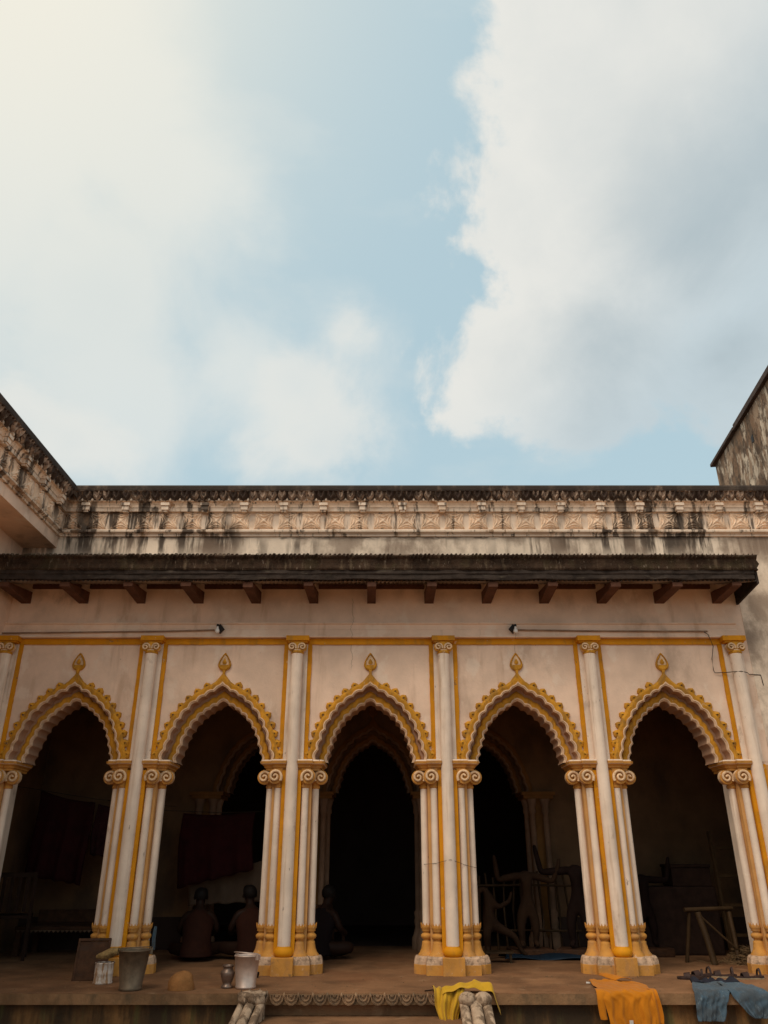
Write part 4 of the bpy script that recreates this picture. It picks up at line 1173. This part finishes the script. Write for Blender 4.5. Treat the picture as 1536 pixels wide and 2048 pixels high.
idol((1.63, 9.85), R(4), 'headless pale clay figure with both forearms raised inside fourth arch', m_idol, .98, [(-1, (-.33, -.02, .70), (-.36, -.05, .90)), (1, (.33, 0, .68), (.40, -.05, .86))])
idol((2.20, 9.80), R(-20), 'dark headless clay figure with bent raised arm beside fourth pier', m_idol2, 1.06, [(-1, (-.36, -.04, .72), (-.40, -.06, .93)), (1, (.30, 0, .60), (.28, -.15, .42))])
idol((3.0, 9.95), R(8), 'dark headless clay figure with raised arm inside rightmost arch', m_idol2, .93, [(1, (.33, -.02, .73), (.36, -.05, .93)), (-1, (-.33, 0, .7), (-.37, -.05, .88))])
# crouching lion-like clay figure at the left of the fourth arch
t = thing('clay_statue', 'small pale clay figure with outstretched arm, left in fourth arch', 'statue', (1.18, 9.70, FZ + .001), R(10), 'unfinished clay idols')
V = [((0, 0, .34), (.085, .07)), ((-.01, 0, .48), (.07, .058)), ((-.03, 0, .62), (.09, .065)), ((-.04, 0, .70), (.05, .04)), ((.10, -.03, .50), .030), ((.22, -.06, .56), .022), ((.25, -.07, .66), .014),
     ((-.12, 0, .66), .032), ((-.15, -.08, .52), .028), ((.10, -.08, .29), .052), ((.24, -.12, .22), .036), ((.30, -.10, .10), .026), ((.36, -.14, .035), .020), ((-.06, -.06, .24), .050), ((-.04, -.02, .10), .034), ((-.06, -.08, .03), .024)]
skin('body', V, [(0, 1), (1, 2), (2, 3), (2, 4), (4, 5), (5, 6), (3, 7), (7, 8), (0, 9), (9, 10), (10, 11), (11, 12), (0, 13), (13, 14), (14, 15)], m_idol, t)

# ------------------------------------------------------------------ hanging cloths and other things in the shade
def hung(name, label, cat, x0, x1, zt0, zt1, zb0, zb1, y, mat, seed, group=None):
    mb = MB()
    def fn(u, v):
        x = x0 + (x1 - x0) * u + (.05 * v * (x0 - .0) * 0)
        zt = zt0 + (zt1 - zt0) * u - .03 * math.sin(u * math.pi); zb = zb0 + (zb1 - zb0) * u
        return (x + .02 * math.sin(v * 4 + seed), y + .020 * math.sin(u * 17 + seed) * (.3 + v) + .012 * math.sin(u * 37 + seed * 2) * v, zt + (zb - zt) * v + .008 * math.sin(u * 29 + seed) * v)
    mb.grid(fn, 40, 16)
    return tag(solid(part(name, mb, mat, None), .004), label, cat, group)


hung('hanging_cloth', 'plain red cloth hanging inside the leftmost arch', 'cloth', -4.18, -3.50, 2.36, 2.22, 1.42, 1.32, 9.9, m_red, 1.0, 'cloths hung indoors')
hung('hanging_cloth', 'dark maroon cloth with pale stripes hanging beside the plain red one', 'cloth', -3.46, -2.9, 2.20, 2.16, 1.64, 1.58, 9.9, m_mar, 2.2, 'cloths hung indoors')
hung('hanging_cloth', 'large dark red cloth hanging inside the second arch', 'cloth', -2.42, -1.55, 2.10, 2.12, 1.28, 1.48, 9.95, m_red, 3.1, 'cloths hung indoors')
hung('hanging_cloth', 'white sheet hanging behind the seated people', 'cloth', -2.32, -1.30, 1.42, 1.62, 1.10, 1.14, 10.15, m_sheetc, 4.3, 'cloths hung indoors')
for nm, a, b_ in (('in leftmost arch', (-4.45, 9.9, 2.40), (-2.5, 9.9, 2.17)), ('in second arch', (-2.9, 9.95, 2.14), (-1.0, 9.95, 2.13))):
    mb = MB(); mb.tube([a, ((a[0] + b_[0]) / 2, a[1], (a[2] + b_[2]) / 2 - .03), b_], .004, 5)
    tag(part('clothes_line', mb, m_wire, None), 'thin rope carrying hung cloth ' + nm, 'rope', 'clothes lines')
# wooden cot in the leftmost arch
t = thing('wooden_cot', 'dark wooden cot with woven edge at back of leftmost arch', 'cot', (-3.55, 10.15, FZ + .001))
mb = MB(); mb.box(-.62, .62, -.3, .3, .26, .30, bev=.006); part('bed_frame', mb, m_wood, t)
for sx in (-.58, .58):
    for sy in (-.26, .26):
        mb = MB(); mb.box(sx - .03, sx + .03, sy - .03, sy + .03, 0, .2595, bev=.006); part('leg', mb, m_wood, t)
mb = MB(); mb.box(-.60, .60, .26, .30, .301, .44, bev=.006); part('headboard', mb, m_wood, t)
for k in range(24):
    mb = MB() if k == 0 else mb
    mb.add([(-.6 + .05 * k, -.302, .262), (-.575 + .05 * k, -.306, .235), (-.55 + .05 * k, -.302, .262)], [(0, 1, 2)])
fr = part('woven_fringe', mb, m_sheetc, t); fr['kind'] = 'stuff'
# slatted chair at the left edge
def chair(loc, rz, label, mt, s_=1.0):
    t = thing('wooden_chair', label, 'chair', (*loc, FZ + .001), rz); t.scale = (s_, s_, s_)
    mb = MB(); mb.box(-.21, .21, -.20, .20, .40, .435, bev=.006); part('seat', mb, mt, t)
    for sx in (-.19, .19):
        mb = MB(); mb.box(sx - .02, sx + .02, -.195, -.155, 0, .3995, bev=.004); part('leg', mb, mt, t)
        mb = MB(); mb.bar((sx, .18, 0), (sx, .215, .42), .036, .036); mb.bar((sx, .215, .4205), (sx, .27, .86), .036, .034); part('leg', mb, mt, t)
    for k in range(4):
        xx = -.12 + .08 * k; mb = MB(); mb.bar((xx, .225, .47), (xx, .262, .82), .035, .014); part('slat', mb, mt, t)
    mb = MB(); mb.bar((-.2, .266, .835), (.2, .266, .835), .02, .05); part('top_rail', mb, mt, t)
    return t
chair((-4.12, 9.6), R(200), 'dark slatted chair at the left edge inside leftmost arch', m_darkwood)
chair((-.62, 10.05), R(150), 'small pale wooden chair inside centre arch beside seated person', m_wood, .6)
# fence of bamboo poles behind the statues
t = thing('bamboo_rack', 'rack of upright bamboo poles behind the clay figures', 'rack', (1.65, 10.30, FZ + .001))
for k in range(13):
    xx = -.62 + .105 * k; mb = MB(); mb.tube([(xx, 0, 0), (xx + rnd.uniform(-.02, .02), 0, .45), (xx + rnd.uniform(-.03, .03), .01, rnd.uniform(.78, .86))], .014, 7); part('pole', mb, m_bamboo, t)
for zz in (.22, .70):
    mb = MB(); mb.tube([(-.66, -.026, zz), (0, -.026, zz + .01), (.68, -.026, zz)], .013, 7); part('cross_pole', mb, m_bamboo, t)
# blue tarpaulin and low stool
mb = MB(); mb.grid(lambda u, v: (1.30 + 1.35 * u + .03 * math.sin(v * 5), 9.52 + .30 * v + .02 * math.sin(u * 9), FZ + .012 + .030 * math.sin(v * 3.1) + .012 * math.sin(u * 14 + v * 3)), 40, 8)
tag(solid(part('blue_tarpaulin', mb, m_tarp, None), .004), 'blue tarpaulin folded on the floor beneath the clay figures', 'tarpaulin')
t = thing('low_stool', 'low pale wooden stool beside third pier inside fourth arch', 'stool', (1.22, 9.36, FZ + .001), R(-6))
mb = MB(); mb.box(-.15, .15, -.09, .09, .085, .105, bev=.004); part('seat', mb, m_bamboo, t)
for sx in (-.12, .12):
    for sy in (-.065, .065):
        mb = MB(); mb.box(sx - .012, sx + .012, sy - .012, sy + .012, 0, .0845); part('leg', mb, m_bamboo, t)
# trestle, ladder, trunk, straw in the rightmost arch
t = thing('trestle', 'rough bamboo trestle standing inside the rightmost arch', 'trestle', (3.42, 9.25, FZ + .001), R(8))
mb = MB(); mb.tube([(-.22, 0, .50), (0, 0, .505), (.34, .02, .51)], .022, 8); part('beam', mb, m_bamboo, t)
for a_, b_, r_ in (((-.02, -.10, 0), (-.08, -.01, .478), .034), ((-.20, .14, 0), (-.16, .02, .478), .020), ((.24, -.12, 0), (.28, -.01, .478), .024), ((.33, .14, 0), (.29, .04, .478), .020)):
    mb = MB(); mb.tube([a_, ((a_[0] + b_[0]) / 2 + .006, (a_[1] + b_[1]) / 2, .25), b_], r_, 8); part('leg', mb, m_bamboo, t)
mb = MB(); mb.tube([(-.07, -.045, .44), (.10, -.07, .28), (.245, -.11, .14)], .012, 6); part('brace', mb, m_bamboo, t)
t = thing('ladder', 'wooden ladder leaning by the rightmost pier', 'ladder', (3.99, 9.75, FZ + .001)); t.rotation_euler = (R(-6), 0, R(3))
for sx in (-.15, .15):
    mb = MB(); mb.bar((sx, 0, .01), (sx * .9, 0, 1.30), .045, .03); part('rail', mb, m_bamboo, t)
for k in range(4):
    mb = MB(); zz = .22 + .30 * k; mb.bar((-.125, 0, zz), (.125, 0, zz), .022, .032); part('rung', mb, m_bamboo, t)
t = thing('stacked_trunk', 'dark trunk on a draped table inside the rightmost arch', 'trunk', (3.45, 10.2, FZ + .001))
mb = MB(); mb.box(-.60, .42, -.22, .22, 0, .70, bev=.02); part('draped_table', mb, m_box, t)
mb = MB(); mb.box(-.06, .40, -.18, .18, .7005, .90, bev=.012); part('trunk_body', mb, m_box, t)
mb = MB(); mb.box(-.07, .41, -.19, .19, .9005, .94, bev=.012); part('lid', mb, m_box, t)
mb = MB()
for k in range(900):
    a = rnd.uniform(0, 2 * math.pi); rr = abs(rnd.gauss(0, .13)); xx, yy = rr * math.cos(a) * 1.3, rr * math.sin(a); zz = max(.006, .15 * math.exp(-(rr / .15) ** 2) * rnd.uniform(.2, 1))
    b = rnd.uniform(0, 2 * math.pi); l_ = rnd.uniform(.04, .10); dx, dy, dz_ = l_ * math.cos(b), l_ * math.sin(b), rnd.uniform(-.02, .03)
    mb.add([(xx, yy, zz), (xx + dx, yy + dy, max(.004, zz + dz_)), (xx + dx + .003, yy + dy + .003, max(.004, zz + dz_) + .003), (xx + .003, yy, zz + .003)], [(0, 1, 2, 3)])
o = part('straw_heap', mb, m_straw, None, loc=(3.80, 9.22, FZ + .001)); o['kind'] = 'stuff'; tag(o, 'heap of dry straw on the floor beside rightmost pier', 'straw')

# ------------------------------------------------------------------ thread round a pier, litter on the floor
x3 = PX[3]
mb = MB(); mb.tube([(x3 - .28, 8.56, 1.545), (x3 - .20, 8.44, 1.552), (x3 - .14, 8.412, 1.556), (x3 - .07, 8.37, 1.575), (x3, 8.333, 1.590), (x3 + .07, 8.372, 1.570), (x3 + .14, 8.412, 1.545), (x3 + .20, 8.44, 1.530), (x3 + .28, 8.55, 1.515)], .0019, 5)
tag(part('tied_string', mb, m_wire, None), 'thin dark string tied across the columns right of the centre arch', 'string')
mb = MB(); mb.tube([(.335, 7.40, FZ + .006), (.37, 7.405, FZ + .009), (.405, 7.395, FZ + .013), (.43, 7.40, FZ + .012)], .005, 5)
tag(part('dark_twig', mb, m_idol2, None), 'short dark twig poking from the yellow cloth on the floor', 'twig')
mb = MB(); mb.loft([[(1.775, 7.86, FZ + .001), (1.815, 7.85, FZ + .001), (1.82, 7.872, FZ + .001), (1.778, 7.876, FZ + .001)], [(1.778, 7.863, FZ + .012), (1.812, 7.855, FZ + .010), (1.816, 7.868, FZ + .010), (1.782, 7.873, FZ + .012)]], 0)
tag(part('plaster_chip', mb, m_tag, None), 'small white chip lying left of the orange shirt', 'chip')
mb = MB()
for k in range(260):
    xx = rnd.uniform(-4.2, 4.4); yy = rnd.uniform(7.34, 8.3) if rnd.random() < .6 else rnd.uniform(8.2, 8.34); q = rnd.uniform(.004, .011); a = rnd.uniform(0, 6.28)
    mb.add([(xx + q * math.cos(a + b * 1.571), yy + q * math.sin(a + b * 1.571), FZ + .0015) for b in range(4)] + [(xx, yy, FZ + .0015 + q * .7)], [(0, 1, 4), (1, 2, 4), (2, 3, 4), (3, 0, 4)])
o = part('floor_grit', mb, m_slab, None); o['kind'] = 'stuff'; tag(o, 'grit and crumbs of plaster scattered over the veranda floor', 'grit')
